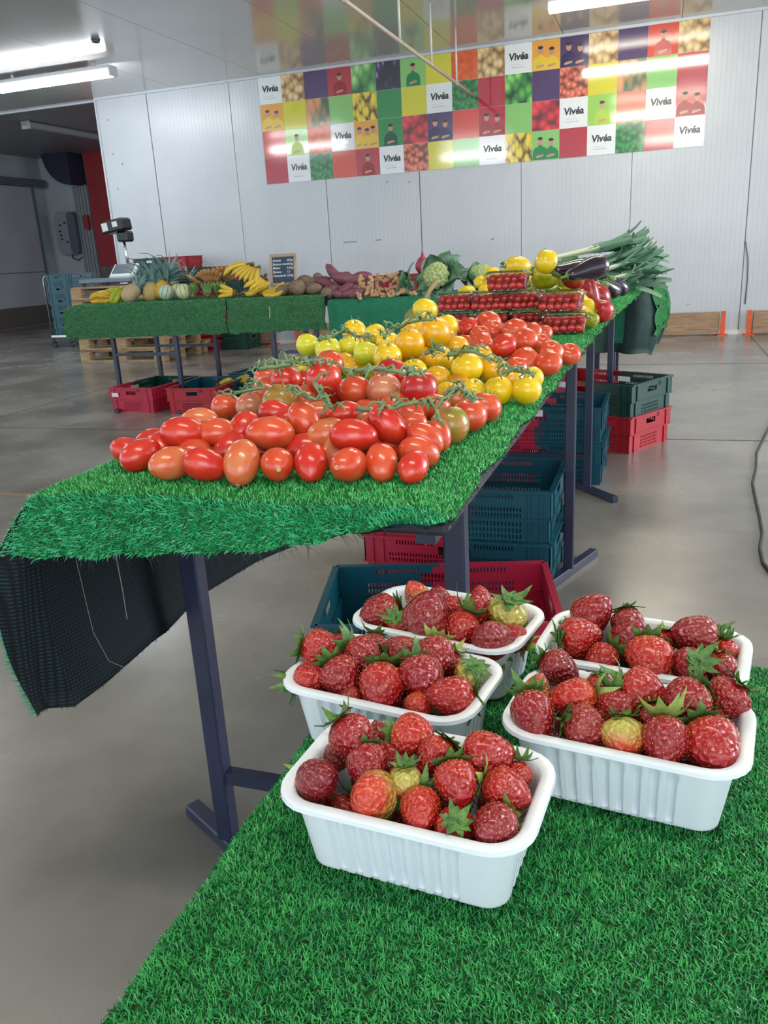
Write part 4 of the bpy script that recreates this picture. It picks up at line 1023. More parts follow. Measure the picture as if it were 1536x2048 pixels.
BERRY = {
 0: ('nearest punnet', [
  ('back row', [(655, 1506, 54, 200, 0, 0, 3, 'dusky'), (766, 1462, 50, 290, 10, 1, 3, 'dusky'), (897, 1490, 46, 90, 50, 0, 2, 'hidden orange-red')]),
  ('upper row', [(708, 1480, 90, 128, -10, 2, 0, 'large crimson'), (820, 1480, 74, 185, -35, 2, 2, 'orange-red'), (867, 1512, 76, 45, -20, 1.6, 1, 'red'), (975, 1514, 90, 195, -10, 1.6, 1, 'large red')]),
  ('middle row', [(631, 1566, 90, 225, -55, 1, 5, 'very dark'), (734, 1531, 74, 100, -60, 1.6, 0, 'crimson'), (786, 1513, 66, 60, -40, 1.0, 0, 'crimson'), (808, 1567, 62, 95, 10, 1.2, 4, 'pale-shouldered'), (913, 1566, 84, 110, -50, 1.8, 1, 'bright red'), (1034, 1556, 60, 80, -20, .4, 1, 'red half-hidden'), (1012, 1582, 86, 160, -15, .9, 1, 'red')]),
  ('front row', [(737, 1605, 90, 330, -55, .8, 4, 'half pale green'), (836, 1632, 80, 90, -60, .6, 2, 'bright orange-red'), (905, 1652, 66, 75, 55, 0, 1, 'leafy-topped'), (988, 1652, 86, 10, -50, .5, 3, 'dusky')])]),
 2: ('left punnet', [
  ('back row', [(694, 1287, 48, 90, -20, .6, 3, 'dusky'), (765, 1278, 52, 80, -30, 1, 3, 'dusky'), (902, 1313, 56, 60, 0, .8, 0, 'crimson'), (935, 1352, 62, 60, 40, .5, 4, 'pale-shouldered')]),
  ('upper row', [(645, 1303, 76, 172, -10, 1.6, 1, 'red'), (726, 1315, 72, 150, -30, 1.6, 0, 'upright crimson'), (805, 1305, 66, 200, 20, 1.4, 3, 'dark leafy'), (870, 1320, 74, 80, -50, 1.6, 0, 'crimson')]),
  ('middle row', [(686, 1357, 70, 130, -30, .6, 0, 'dark red'), (841, 1356, 78, 120, -60, 1.2, 0, 'rounded crimson'), (720, 1380, 50, 90, -30, -.2, 5, 'shaded')]),
  ('front row', [(626, 1362, 68, 195, -5, .5, 1, 'pale red'), (700, 1397, 44, 0, 0, -.3, 0, 'deep-set'), (767, 1378, 92, 85, -35, .8, 1, 'largest bright red'), (841, 1408, 56, 90, -30, 0, 2, 'orange-red'), (904, 1395, 84, 350, -20, .8, 1, 'large red')])]),
 3: ('back left punnet', [
  ('back row', [(838, 1190, 48, 300, -10, 1.4, 4, 'pale yellow-green'), (877, 1203, 50, 270, 0, 1, 3, 'dusky'), (904, 1212, 44, 200, 0, .8, 1, 'red'), (961, 1197, 44, 280, -10, 1.2, 1, 'red'), (1036, 1205, 54, 320, 0, .8, 1, 'red')]),
  ('middle row', [(750, 1224, 70, 10, -15, .9, 0, 'crimson'), (853, 1233, 86, 255, -25, 1.6, 3, 'largest dusky'), (955, 1224, 64, 250, -20, 1.2, 1, 'red'), (1011, 1242, 72, 80, 30, .8, 4, 'pale-shouldered'), (800, 1248, 50, 120, 40, .2, 2, 'leafy-topped')]),
  ('front row', [(916, 1267, 70, 65, -15, .8, 1, 'bright red'), (987, 1278, 72, 300, -40, .4, 3, 'dusky'), (1015, 1262, 56, 330, -10, .2, 1, 'red half-hidden')])]),
 4: ('back right punnet', [
  ('back row', [(1184, 1226, 76, 225, -20, 1.8, 0, 'crimson'), (1259, 1246, 62, 100, -20, 1, 3, 'dusky'), (1329, 1286, 46, 80, 0, .4, 1, 'red half-hidden'), (1454, 1304, 48, 90, 0, .3, 1, 'red half-hidden')]),
  ('middle row', [(1166, 1282, 76, 190, 0, 1.4, 1, 'bright red sideways'), (1266, 1282, 86, 260, -30, 1.6, 3, 'large dusky'), (1385, 1272, 80, 345, -15, 1.5, 3, 'dusky sideways'), (1447, 1338, 60, 90, -20, .3, 0, 'crimson')]),
  ('front row', [(1118, 1338, 68, 150, -25, 1.2, 5, 'dark'), (1190, 1322, 62, 30, -20, .5, 1, 'red'), (1293, 1328, 82, 70, -55, 1, 2, 'orange-red'), (1372, 1330, 72, 60, 65, .7, 0, 'broad-leaved')])]),
 1: ('front right punnet', [
  ('back row', [(1074, 1377, 52, 250, 0, 1.4, 4, 'pale yellow-green'), (1200, 1372, 50, 90, 0, .8, 2, 'orange-red half-hidden')]),
  ('upper row', [(1146, 1397, 82, 5, 0, 1.6, 2, 'orange-red sideways'), (1284, 1380, 78, 165, -30, 2, 1, 'bright red'), (1373, 1406, 88, 20, -25, 1.6, 0, 'large crimson'), (1452, 1400, 74, 50, 10, 1.2, 0, 'leafy crimson')]),
  ('middle row', [(1233, 1423, 76, 70, -45, 1.2, 0, 'crimson'), (1311, 1443, 66, 100, -20, .9, 0, 'deep crimson'), (1418, 1440, 54, 90, 0, .3, 5, 'shaded')]),
  ('front row', [(1067, 1431, 86, 100, -50, 1.2, 0, 'large crimson'), (1168, 1465, 82, 165, -10, .8, 3, 'dusky sideways'), (1248, 1485, 76, 88, -20, .6, 4, 'orange-tipped'), (1329, 1482, 90, 75, -35, .9, 0, 'largest crimson'), (1425, 1489, 98, 100, -55, .9, 1, 'round bright red')])]),
}
for pi, (pname, rws) in BERRY.items():
    its = []
    px, py, pa, _ = PUNS[pi]
    for rn, row in rws:
        row = sorted(row)
        for k, (u, v, wpx, ang, tow, h, sk, wd) in enumerate(row):
            z = TS+.058+h*.010; p = W(u, v, z); r = 1.13*wpx/2*depth(p)/FPX
            # keep it inside the rim
            M_ = TR((px, py, 0)) @ RZ(math.radians(pa)); q = M_.inverted() @ p
            if h < 1.1:
                q.x = max(-.080+r, min(.080-r, q.x)); q.y = max(-.0455+r, min(.0455-r, q.y)); p = M_ @ q
            its.append(dict(p=p, r=r, ang=ang, tow=tow, sk=sk, label='%s strawberry, %s from left, %s of the %s' % (wd, ORD[k], rn, pname)))
    relax(its, TS+.006, it=40, lat=.25, k=.86)
    M_ = TR((px, py, 0)) @ RZ(math.radians(pa))
    for gx in (-.051, -.018, .018, .051):
        for gy in (-.017, .017):
            k = len(its); its.append(dict(p=M_ @ Vector((gx+.006*math.sin(k*3), gy+.004*math.cos(k*5), TS+.034)), r=.0150, ang=90+60*math.sin(k), tow=-20+30*math.cos(k*2), sk=(0, 1, 3, 5)[k % 4],
                    label='shaded strawberry deep in the %s, mostly under the others' % pname))
    for i, it in enumerate(its):
        j = (i*5+pi) % 6
        t = empty('strawberry', it['label'], 'strawberry', place(it['p'], img_axis(it['ang'], it['tow']), i*1.9), 'strawberries in the white punnets')
        S = Matrix.Scale(2*it['r'], 4)
        lobj('body', BER[j][0], SB[it['sk']], t, S); stuff(lobj('seeds', BER[j][1], M_seed, t, S))
        lobj('calyx', SCAL[(i+pi) % 6], M_cal2 if i % 5 == 2 else M_cal, t, S @ TR((0, 0, .50)))
# ================================================================ clear punnets of cherry tomatoes
M_clear = bpy.data.materials.new('clear_plastic'); M_clear.use_nodes = True
nt = M_clear.node_tree; nt.nodes.remove(nt.nodes['Principled BSDF']); out = nt.nodes['Material Output']
tb = nt.nodes.new('ShaderNodeBsdfTransparent'); tb.inputs[0].default_value = (1, 1, 1, 1)
gb = nt.nodes.new('ShaderNodeBsdfGlossy'); gb.inputs['Roughness'].default_value = .08
fr = nt.nodes.new('ShaderNodeFresnel'); fr.inputs[0].default_value = 1.5
ma = nt.nodes.new('ShaderNodeMath'); ma.operation = 'MULTIPLY_ADD'; ma.inputs[1].default_value = .9; ma.inputs[2].default_value = .05; ma.use_clamp = True
nt.links.new(fr.outputs[0], ma.inputs[0])
mx = nt.nodes.new('ShaderNodeMixShader'); nt.links.new(ma.outputs[0], mx.inputs[0]); nt.links.new(tb.outputs[0], mx.inputs[1]); nt.links.new(gb.outputs[0], mx.inputs[2]); nt.links.new(mx.outputs[0], out.inputs[0])
CH_ = me_of(*body(.5, .55, 61, noise=.02, n=14, m=9), 'cherry_body')
S_ch = [skin('cherry_tomato_red', '#c03038', '#cc3c34'), skin('cherry_tomato_dark', '#ae2630', '#bd3232')]
def shell(L, Wd, H, lip, taper, flutes):
    b = MB(); v, f = tray(L, Wd, H, lip, taper, t=.0008, rib=.002, r=.018, flutes=flutes); n = 6*4+56*2+30*2; v = v[:n*9]; f = [q for q in f if max(q) < n*9]; b.add(v, f); return b.mesh('punnet_shell', True)
SH = shell(.150, .110, .052, .006, .008, 7)
b = MB()
for (h, sx, sy) in [(0, 0, 0)]:
    rings = [rring(.153, .113, .022, -.001), rring(.151, .111, .022, .004), rring(.136, .096, .016, .005), rring(.130, .090, .014, .011), rring(.05, .02, .004, .011)]
    n = len(rings[0]); v = [p for q in rings for p in q]; f = [(i*n+k, i*n+(k+1) % n, (i+1)*n+(k+1) % n, (i+1)*n+k) for i in range(len(rings)-1) for k in range(n)]; f.append(tuple(range((len(rings)-1)*n, len(rings)*n)))
    b.add(v, f)
LID = b.mesh('punnet_lid', True)
def cherry_punnet(x, y, z, a, label, where, nx_=5, ny_=4, layers=2):
    M = TR((x, y, z)) @ RZ(a)
    t = empty('clear_punnet', label, 'punnet', M, 'clear punnets of cherry tomatoes')
    lobj('tray', SH, M_clear, t); lobj('lid', LID, M_clear, t, TR((0, 0, .0525)))
    k = 0
    for l in range(layers):
        for i in range(nx_):
            for j in range(ny_):
                k += 1; r = .0138
                p = M @ Vector((lerp(-.050, .050, (i+.25*((j+l) % 2))/(nx_-.75)), lerp(-.034, .034, j/(ny_-1)), .003+r+l*.0225+.001*math.sin(k*7)))
                o = lobj('cherry_tomato', CH_, S_ch[k % 3 == 0], None, place(p, Vector((math.sin(k*2.1), math.cos(k*1.3), .7)), k, 2*r))
                tag(o, 'cherry tomato inside the %s' % where, 'tomato', 'cherry tomatoes in the '+where)
def at_px(u, v, z): p = W(u, v, z); return p.x, p.y
LZ = .0645; pz = T+.005
def xat(u, v, y): return WY(u, v, y).x
for (x, y, lay, a, wh) in [(xat(905, 680, 2.86), 2.86, 0, .05, 'lowest leftmost clear punnet, hidden behind the beefsteak tomatoes'), (xat(985, 680, 2.84), 2.84, 0, -.04, 'low clear punnet second from the left, behind the beefsteak tomatoes'),
                           (xat(1060, 680, 2.84), 2.84, 0, .06, 'low clear punnet third from the left, under the second layer'), (xat(1128, 675, 2.66), 2.66, 0, .12, 'front right clear punnet at the table edge, lowest of its stack'),
                           (xat(915, 630, 2.86), 2.86, 1, .06, 'leftmost clear punnet of the second layer'), (xat(985, 632, 2.82), 2.82, 1, -.05, 'second clear punnet from the left in the second layer'), (xat(1052, 632, 2.82), 2.82, 1, .05, 'third clear punnet from the left in the second layer'),
                           (xat(1122, 625, 2.70), 2.70, 1, -.06, 'rightmost clear punnet of the second layer'), (xat(1016, 578, 2.80), 2.80, 2, .03, 'topmost clear punnet alone on the third layer')]:
    cherry_punnet(x, y, pz+lay*LZ, a, wh, wh.split(',')[0])

# ================================================================ peppers, aubergines, cauliflowers, leeks
S_pep = {'yellow': skin('pepper_yellow', '#dcb60c', '#e3c420'), 'green yellow': skin('pepper_green_yellow', '#c9b414', '#5f8a24', scale=2.4), 'red': skin('pepper_red', '#8f1a1c', '#a02420'), 'orange': skin('pepper_orange', '#c9821c', '#d39a2a'),
         'green': skin('pepper_green', '#5c7a2a', '#7c8f30'), 'bright red': skin('pepper_bright_red', '#a9161c', '#b82222')}
PEP = [me_of(*body(.5, L_, 110+i, lobes=(4, 3, 4)[i], lobe_amp=.13, top_dimple=.30, egg=.08, noise=.06, n=28, m=16), 'pepper_body') for i, L_ in enumerate((.50, .62, .9))]
b = MB(); b.add(*lathe([(.16, 0), (.12, .03), (.05, .06), (.04, .22), (.055, .30), (.001, .31)], 10)); PST = b.mesh('pepper_stem', True)
M_pst = mat('pepper_stem_green', '#587433', .5, '#6f8a44', 8)
def pepper(u, v, z, d, ang, tow, col, shape, words, i):
    p = W(u, v, z); r = d/2
    t = empty('bell_pepper', words, 'pepper', place(p, img_axis(ang, tow), i), 'bell peppers heaped on the far half of the table'); S = Matrix.Scale(2*r, 4)
    lobj('body', PEP[shape], S_pep[col], t, S); lobj('stem', PST, M_pst, t, S @ TR((0, 0, (.36, .46, .72)[shape])))
PEPS = [(1035, 535, .98, .085, 180, 10, 'yellow', 1, 'glossy yellow pepper lying sideways at the top left of the peppers'), (1092, 524, 1.0, .075, 90, -20, 'yellow', 0, 'round yellow pepper at the very top of the heap'),
 (1092, 552, .945, .09, 175, 0, 'green yellow', 1, 'green and yellow pepper just under the topmost one'), (1085, 573, .905, .095, 180, 10, 'green yellow', 1, 'large yellow pepper flushed green in the heap centre'),
 (1112, 592, .865, .07, 172, 0, 'yellow', 2, 'long yellow pepper lying left of the red ones'), (1150, 600, .85, .08, 150, 15, 'yellow', 2, 'long curved yellow pepper above the right clear punnet'),
 (1140, 567, .90, .07, 100, 0, 'orange', 1, 'small orange-yellow pepper standing upright in the heap'), (1122, 560, .92, .075, 90, 0, 'green', 1, 'dull green pepper beside the orange one'), (1165, 560, .9, .07, 160, 0, 'green yellow', 1, 'greenish yellow pepper under the aubergines'),
 (1146, 558, .93, .07, 150, 0, 'red', 1, 'dark red pepper half hidden beneath the aubergines'), (1180, 569, .89, .065, 200, 30, 'bright red', 0, 'bright red pepper near the right of the heap'), (1178, 588, .865, .085, 110, 10, 'red', 2, 'long dark red pepper in the middle right'), (1200, 592, .85, .08, 130, 10, 'red', 1, 'dull red pepper above the big red one'),
 (1206, 622, .82, .08, 185, 20, 'bright red', 0, 'big ribbed red pepper at the right edge of the table'), (1168, 618, .83, .07, 20, 10, 'yellow', 1, 'yellow pepper left of the big red one'), (1160, 632, .815, .065, 10, 20, 'yellow', 1, 'low yellow pepper behind the right clear punnet'), (1182, 640, .81, .055, 60, 20, 'green yellow', 0, 'small green-tipped pepper in front of the big red one'),
 (934, 586, .85, .075, 0, 10, 'yellow', 1, 'lobed yellow pepper left of the topmost clear punnet'), (970, 583, .85, .07, 60, 0, 'yellow', 0, 'yellow pepper tucked beside the topmost clear punnet'), (983, 548, .93, .07, 20, 0, 'yellow', 1, 'yellow pepper above the topmost clear punnet'), (962, 565, .89, .065, 200, 0, 'yellow', 1, 'small yellow pepper against the cauliflower leaves'),
 (1008, 552, .89, .07, 150, 0, 'yellow', 1, 'yellow pepper behind the clear punnet lid'), (1060, 565, .88, .08, 90, 0, 'yellow', 0, 'shaded yellow pepper in the middle of the heap'), (1135, 583, .86, .075, 90, 0, 'yellow', 1, 'yellow pepper under the orange one'), (1060, 590, .85, .08, 90, 0, 'green yellow', 1, 'low greenish pepper behind the clear punnets'), (1190, 575, .86, .07, 90, 0, 'green', 0, 'green pepper behind the bright red one')]
for i, q in enumerate(PEPS): pepper(*q, i)
# aubergines
def lathe_bent(prof, n, bend, fn=None):
    v, f = lathe(prof, n, fn); z0, z1 = prof[0][1], prof[-1][1]
    return [(x+bend*((z-z0)/(z1-z0)-.5)**2*4, y, z) for x, y, z in v], f
AUB = me_of(*lathe_bent([(.001, -1.0), (.22, -.97), (.38, -.86), (.48, -.62), (.5, -.35), (.44, 0), (.34, .4), (.24, .75), (.17, .92), (.001, .95)], 22, .12), 'aubergine_body')
b = MB(); b.add(*lathe([(.26, .62), (.25, .72), (.20, .90), (.08, .99), (.055, 1.15), (.06, 1.25), (.001, 1.26)], 12, lambda a, r, z: (r*1.04, z-(.14*abs(math.cos(a*2.5)) if z < .65 else 0)))); AUC = b.mesh('aubergine_cap', True)
M_aub = mat('aubergine_skin', '#231425', .15, '#2c1a2e', 3, coat=.5)
for i, (u, v, z, L_, ang, tow, lb) in enumerate([(1172, 540, .97, .080, 200, 10, 'large glossy aubergine at the right of the top pair'), (1140, 543, .965, .080, 190, 25, 'dark aubergine at the left of the top pair'), (1220, 577, .86, .075, 165, 45, 'rounded aubergine lower right beside the leeks'), (1236, 570, .86, .072, 150, 30, 'aubergine half hidden behind the rounded one'), (1165, 552, .93, .075, 195, 0, 'aubergine wedged under the top pair')]):
    t = empty('aubergine', lb, 'aubergine', place(W(u, v, z), img_axis(ang, tow), i), 'aubergines by the leeks'); S = Matrix.Scale(L_*.9, 4)
    lobj('body', AUB, M_aub, t, S); lobj('cap', AUC, M_pst, t, S)

def leaf_mesh(L, Wd, seed, curl=.5, ruffle=.12, nu=9, nv=7, cup=.3, name='leaf'):
    """broad leaf in local space: base at origin, growing along +Z, opening towards +X"""
    rg = random.Random(seed); ph = rg.uniform(0, 6); rows_ = []
    for i in range(nu):
        t = i/(nu-1); w_ = Wd*(math.sin(math.pi*min(1, .12+t*.86))**.8)*.5
        a = curl*t*t*1.6; cz = L*t*math.cos(a*.5); cx = L*t*math.sin(a)*.7; r = []
        for j in range(nv):
            s = -1+2*j/(nv-1); ru = ruffle*L*math.sin(6*t+3*abs(s)*2+ph+s*2)*abs(s)**1.5
            r.append((cx-cup*Wd*s*s*.5+ru*.5, s*w_, cz+ru*.3+.02*L*math.sin(9*s+ph)))
        rows_.append(r)
    v, f = grid_sheet(rows_); b = MB(); b.add(v, f); off = [(x-.0012, y, z) for x, y, z in v]; b.add(off, [tuple(reversed(q)) for q in f]); return b.mesh(name, True)
M_lf = mat('cauliflower_leaf', '#3f6a4c', .5, '#6f9470', 9, 4, bump=.3, bscale=30)
M_lf2 = mat('cauliflower_leaf_pale', '#6b9080', .5, '#9bb8a0', 12, 4, bump=.3, bscale=30)
M_curd = mat('cauliflower_curd', '#b4bb80', .7, '#9aac74', 14, 4, bump=.5, bscale=45)
LEAFS = [leaf_mesh(.175, .19, 200+i, (.5, .9, .2)[i % 3], .10) for i in range(5)]
def curd():
    rg = random.Random(3); b = MB()
    for k in range(60):
        z = 1-k/60*1.15; a = k*2.4; r = math.sqrt(max(0, 1-z*z)); p = Vector((r*math.cos(a), r*math.sin(a), z))*.075; q = .020*rg.uniform(.8, 1.2)
        v, f = lathe([(x*q, y*q) for x, y in ball(8, 6)], 8); b.add([(p.x+x, p.y+y, p.z*.8+z_) for x, y, z_ in v], f)
    v, f = lathe([(x*.075, y*.06) for x, y in ball(14, 8)], 14); b.add(v, f); return b.mesh('curd', True)
CURD = curd()
def cauli(p, axis, label, n, seed, showcurd=True, s=1.0):
    rg = random.Random(seed)
    t = empty('cauliflower', label, 'cauliflower', place(p, axis, seed, s), 'cauliflowers at the back table')
    if showcurd: stuff(lobj('curd', CURD, M_curd, t, TR((0, 0, .02))))
    b = MB(); b.add(*lathe([(.001, -.10), (.03, -.10), (.035, -.06), (.05, -.04), (.001, -.03)], 12)); lobj('stalk', b.mesh('stalk', True), M_lf2, t)
    for i in range(n):
        a = 6.283*i/n+rg.uniform(-.2, .2); tilt = rg.uniform(.25, .85)
        if (place(p, axis, seed) .to_3x3() @ Vector((math.cos(a)*math.sin(tilt), math.sin(a)*math.sin(tilt), math.cos(tilt)))).z < -.15: continue
        lobj('leaf', LEAFS[i % 5], M_lf if i % 3 else M_lf2, t, Matrix.Rotation(a, 4, 'Z') @ TR((.035, 0, -.09)) @ Matrix.Rotation(tilt, 4, 'Y') @ Matrix.Rotation(rg.uniform(-.3, .3), 4, 'Z'))
cauli(Vector((-1.47, 5.58, .885)), Vector((-.2, -.85, .4)), 'pale cauliflower facing forward in its leaves, right of the ginger', 12, 1, s=1.0)
cauli(Vector((-1.18, 5.62, .86)), Vector((.35, -.35, .8)), 'leafy cauliflower turned away, right of the pale-faced one', 11, 2, s=.95)
cauli(Vector((-1.72, 5.58, .85)), Vector((-.8, -.2, .3)), 'dark leafy head lying at the left of the cauliflowers', 8, 3, False, .8)
cauli(Vector((-.93, 5.85, .90)), Vector((.2, -.1, 1)), 'green leafy head behind the yellow peppers', 10, 4, False, .95)
cauli(Vector((-.62, 5.75, .92)), Vector((-.2, -.2, 1)), 'dark green leafy head left of the leeks', 9, 5, False, .85)
_p = WY(846, 540, 7.85)
rb = empty('red_fruit', 'pinkish red pointed fruit standing on the red crates behind the cauliflower leaves', 'fruit', TR((_p.x, 7.85, STK*4+.19+.08)) @ Matrix.Scale(1.6, 4))
b = MB(); b.add(*lathe([(.001, -.05), (.03, -.045), (.045, -.02), (.046, .005), (.03, .035), (.012, .05), (.006, .075), (.001, .09)], 16)); lobj('body', b.mesh('b', True), mat('onion_pink', '#b04a5c', .4, '#a03a48', 20, stretch=(8, 8, 1)), rb)
# squash neck rising behind the topmost yellow tomato
b = MB(); P = [W(846, 612, .86), W(852, 596, .885), W(860, 580, .91), W(872, 564, .935)]; q = P[0]
b.tube([p-q for p in P], [.012, .0095, .0095, .012], 10)
tag(lobj('squash_stalk', b.mesh('stalk', True), mat('dry_stalk', '#a08f66', .7, '#6c6040', 30, stretch=(9, 9, 1)), None, TR(q)), 'dry brown curved squash stalk rising behind the topmost yellow tomato', 'stalk')
sq = body(.075, .055, 77, lobes=9, lobe_amp=.08, noise=.03)
tag(lobj('squash', me_of(*sq, 'squash'), mat('squash_green', '#4f6a3c', .5, '#8a8a4c', 5), None, TR(Vector((P[0].x, P[0].y, .812)))), 'small ribbed squash under the brown stalk, hidden behind yellow tomatoes', 'squash')

# leeks: shafts to the left, leaf fans to the right
M_leek = mat('leek_leaf', '#557f68', .45, '#86a88e', 5, 3, stretch=(1, 1, .3))
M_leek2 = mat('leek_leaf_dark', '#35614a', .45, '#4f7d60', 5, 3)
M_shaft = mat('leek_shaft', '#dfe3cf', .4, '#a9c48e', 3)
def strap(L, w0, seed, bend, twist):
    rg = random.Random(seed); rows_ = []
    for i in range(9):
        t = i/8; w_ = w0*(1-.25*t)*(1 if t < .9 else .7); a = bend*t*t; x = L*t*math.sin(a)*.8; z = L*t*math.cos(a*.7); tw = twist*t
        rows_.append([(x+.25*w_*abs(s)*(-1), s*w_*.5*math.cos(tw), z+s*w_*.5*math.sin(tw)*.3) for s in (-1, -.5, 0, .5, 1)])
    v, f = grid_sheet(rows_); b = MB(); b.add(v, f); b.add([(x-.001, y, z) for x, y, z in v], [tuple(reversed(q)) for q in f]); return b.mesh('leaf', True)
STR = [strap(.20+.02*i, .040+.006*(i % 3), 300+i, (-.3, .1, .3, .5, -.2, .2)[i], (.3, -.4, .2, .6, -.2, 0)[i]) for i in range(6)]
b = MB(); b.add(*lathe([(.001, 0), (.016, .002), (.013, .015), (.0135, .15), (.018, .26), (.001, .27)], 12)); SHF = b.mesh('shaft', True)
b = MB(); rg = random.Random(2)
for k in range(22):
    a = rg.uniform(0, 6.28); b.tube([(.006*math.cos(a), .006*math.sin(a), 0), (.018*math.cos(a), .018*math.sin(a), -.02), (.02*math.cos(a+.4), .02*math.sin(a+.4), -.035)], .0007, 3, cap=False)
ROOT = b.mesh('roots')
rg = random.Random(12)
for k in range(22):
    row = k//6; c = k % 6
    y = 4.95+.14*c/1.5+.02*row+rg.uniform(-.02, .02); z = T+.03+.050*row+rg.uniform(0, .01); x = -.64+.02*row+rg.uniform(-.04, .04)
    if k >= 18: y = 5.0+.13*(k-18); z = T+.20; x = -.62
    ax = Vector((1, rg.uniform(-.18, .12), .03+.035*row+rg.uniform(-.04, .05)))
    t = empty('leek', 'leek with fanned grey-green leaves, %s row from the table, %s from the front' % (ORD[min(row, 3)], ORD[c]) if k < 18 else 'leek on top of the leek pile, %s from the front' % ORD[k-18], 'leek', place(Vector((x, y, z)), ax, rg.uniform(0, 6.28)), 'leeks at the far right corner')
    lobj('shaft', SHF, M_shaft, t); lobj('roots', ROOT, M_shaft, t)
    for j in range(6):
        lobj('leaf', STR[(k+j) % 6], M_leek if (j+k) % 3 else M_leek2, t, TR((0, 0, .20+.01*j)) @ Matrix.Rotation(j*math.pi/3*1.0+.3*(k % 3), 4, 'Z') @ TR((.008, 0, 0)) @ Matrix.Rotation(.05+.10*(j % 3), 4, 'Y'))
for k in range(9):
    p = Vector((-.34+.02*(k % 3), 4.72+.10*(k % 5), T+.03+.045*(k//3)))
    t = empty('leek', 'leek with leaves drooping forward, %s from left in the front bundle at the table corner' % ORD[k], 'leek', place(p, Vector((.75, -.45+.08*k, .12+.05*(k//3))), k, .8), 'leeks at the far right corner')
    lobj('shaft', SHF, M_shaft, t)
    for j in range(6):
        lobj('leaf', STR[(k+j) % 6], M_leek if (j+k) % 3 else M_leek2, t, TR((0, 0, .10+.01*j)) @ Matrix.Rotation(j*math.pi/3+.3*(k % 3), 4, 'Z') @ TR((.008, 0, 0)) @ Matrix.Rotation(.05+.12*(j % 3), 4, 'Y'))
# ================================================================ fruit and roots on the back tables
FT = TL+.008; GT = .775
# star fruit
STF = []
for i in range(3):
    v, f = lathe([(.001, -.95), (.3, -.9), (.52, -.6), (.60, -.1), (.56, .4), (.36, .8), (.001, .9)], 40, lambda a, r, z: (r*(.55+.55*abs(math.cos(a*2.5))**.8), z)); STF.append(me_of(v, f, 'star_fruit'))
S_star = [mat('star_fruit_yellow', '#c9ac1c', .35, '#c98f1c', 3), mat('star_fruit_green', '#b3b41e', .35, '#96a828', 3)]
for i, (u, v, ang, tow, c, lb) in enumerate([(202, 604, 20, -10, 0, 'orange-yellow star fruit, leftmost on the fruit table'), (222, 598, 35, 0, 0, 'orange-yellow star fruit leaning on the leftmost one'), (236, 600, 60, 0, 1, 'green-yellow star fruit standing between its neighbours'), (228, 590, 10, -20, 1, 'green-yellow star fruit at the back of the pile'), (212, 610, 350, 20, 0, 'low orange star fruit at the front of the pile'), (246, 604, 70, 10, 1, 'green-yellow star fruit against the first pineapple')]):
    p = W(u, v+4, FT+.05); p.y = min(max(p.y, 5.50), 5.75); p = WY(u, v, 5.55+.05*(i % 2)); p.z = max(p.z, FT+.038)
    tag(lobj('star_fruit', STF[i % 3], S_star[c], None, place(p, img_axis(ang, tow), i, .085)), lb, 'fruit', 'star fruits at the left end of the fruit table')
# pineapples
def pine_body():
    v, f = lathe([(math.sqrt(max(0, 1-(q)**2))**.8*.5+.001, q*.68) for q in [math.sin(math.pi*(i/36-.5)) for i in range(37)]], 44)
    out = []
    for x, y, z in v:
        a = math.atan2(y, x); k = 1+.05*(abs(math.sin(a*6+z*13))+abs(math.sin(a*6-z*13))-1.0); out.append((x*k, y*k, z))
    return out, f
PB = me_of(*pine_body(), 'pineapple_body')
def crown_leaf(L, w0, bend):
    rows_ = []
    for i in range(6):
        t = i/5; w_ = w0*(1-t**1.6)+.001; a = bend*t; rows_.append([(L*t*math.sin(a)+(.25*w_ if s else 0), s*w_*.5, L*t*math.cos(a)) for s in (-1, 0, 1)])
    v, f = grid_sheet(rows_); b = MB(); b.add(v, f); b.add([(x-.001, y, z-.001) for x, y, z in v], [tuple(reversed(q)) for q in f]); return b.mesh('leaf', True)
CRL = [crown_leaf(.12+.02*i, .026, .25+.25*i) for i in range(4)]
M_cr = mat('pineapple_leaf', '#5f8a8a', .5, '#8fb0ac', 9)
S_pine = [mat('pineapple_skin_grey', '#a8936f', .6, '#c2a988', 18, bump=.3, bscale=60), mat('pineapple_skin_pale', '#b39c5a', .6, '#c9b070', 18, bump=.3, bscale=60), mat('pineapple_skin_orange', '#c99a2c', .6, '#d9ac3a', 18, bump=.3, bscale=60)]
def pineapple(p, ax, sk, r, cs, label):
    t = empty('pineapple', label, 'pineapple', place(p, ax, 1), 'pineapples on the fruit table'); lobj('body', PB, S_pine[sk], t, Matrix.Scale(2*r, 4))
    k = 0
    for ring in range(5):
        for j in range(7-ring):
            k += 1; tilt = 1.15-.26*ring
            lobj('leaf', CRL[ring % 4 if ring < 4 else 0], M_cr, t, TR((0, 0, 2*r*.62+.008*ring)) @ Matrix.Scale(cs, 4) @ Matrix.Rotation(j*6.283/(7-ring)+ring*.5, 4, 'Z') @ Matrix.Rotation(tilt*.75, 4, 'Y'))
def fx(u, v, y, z): p = WY(u, v, y); p.z = z; return p
pineapple(fx(263, 596, 5.52, FT+.062), Vector((.25, .75, .55)), 0, .06, 1.0, 'grey-brown pineapple lying with its base forward, leftmost of the three')
pineapple(fx(303, 594, 5.62, FT+.062), Vector((.0, .6, .8)), 1, .058, 1.5, 'pale pineapple in the middle, its bluish crown behind')
pineapple(fx(325, 590, 5.66, FT+.075), Vector((.35, .35, .85)), 2, .056, 1.75, 'orange-yellow pineapple with the largest blue-green crown, right of the three')
pineapple(fx(352, 588, 5.86, FT+.06), Vector((.75, .3, .6)), 1, .054, 1.35, 'pineapple hidden behind the striped melons, its crown leaning right')
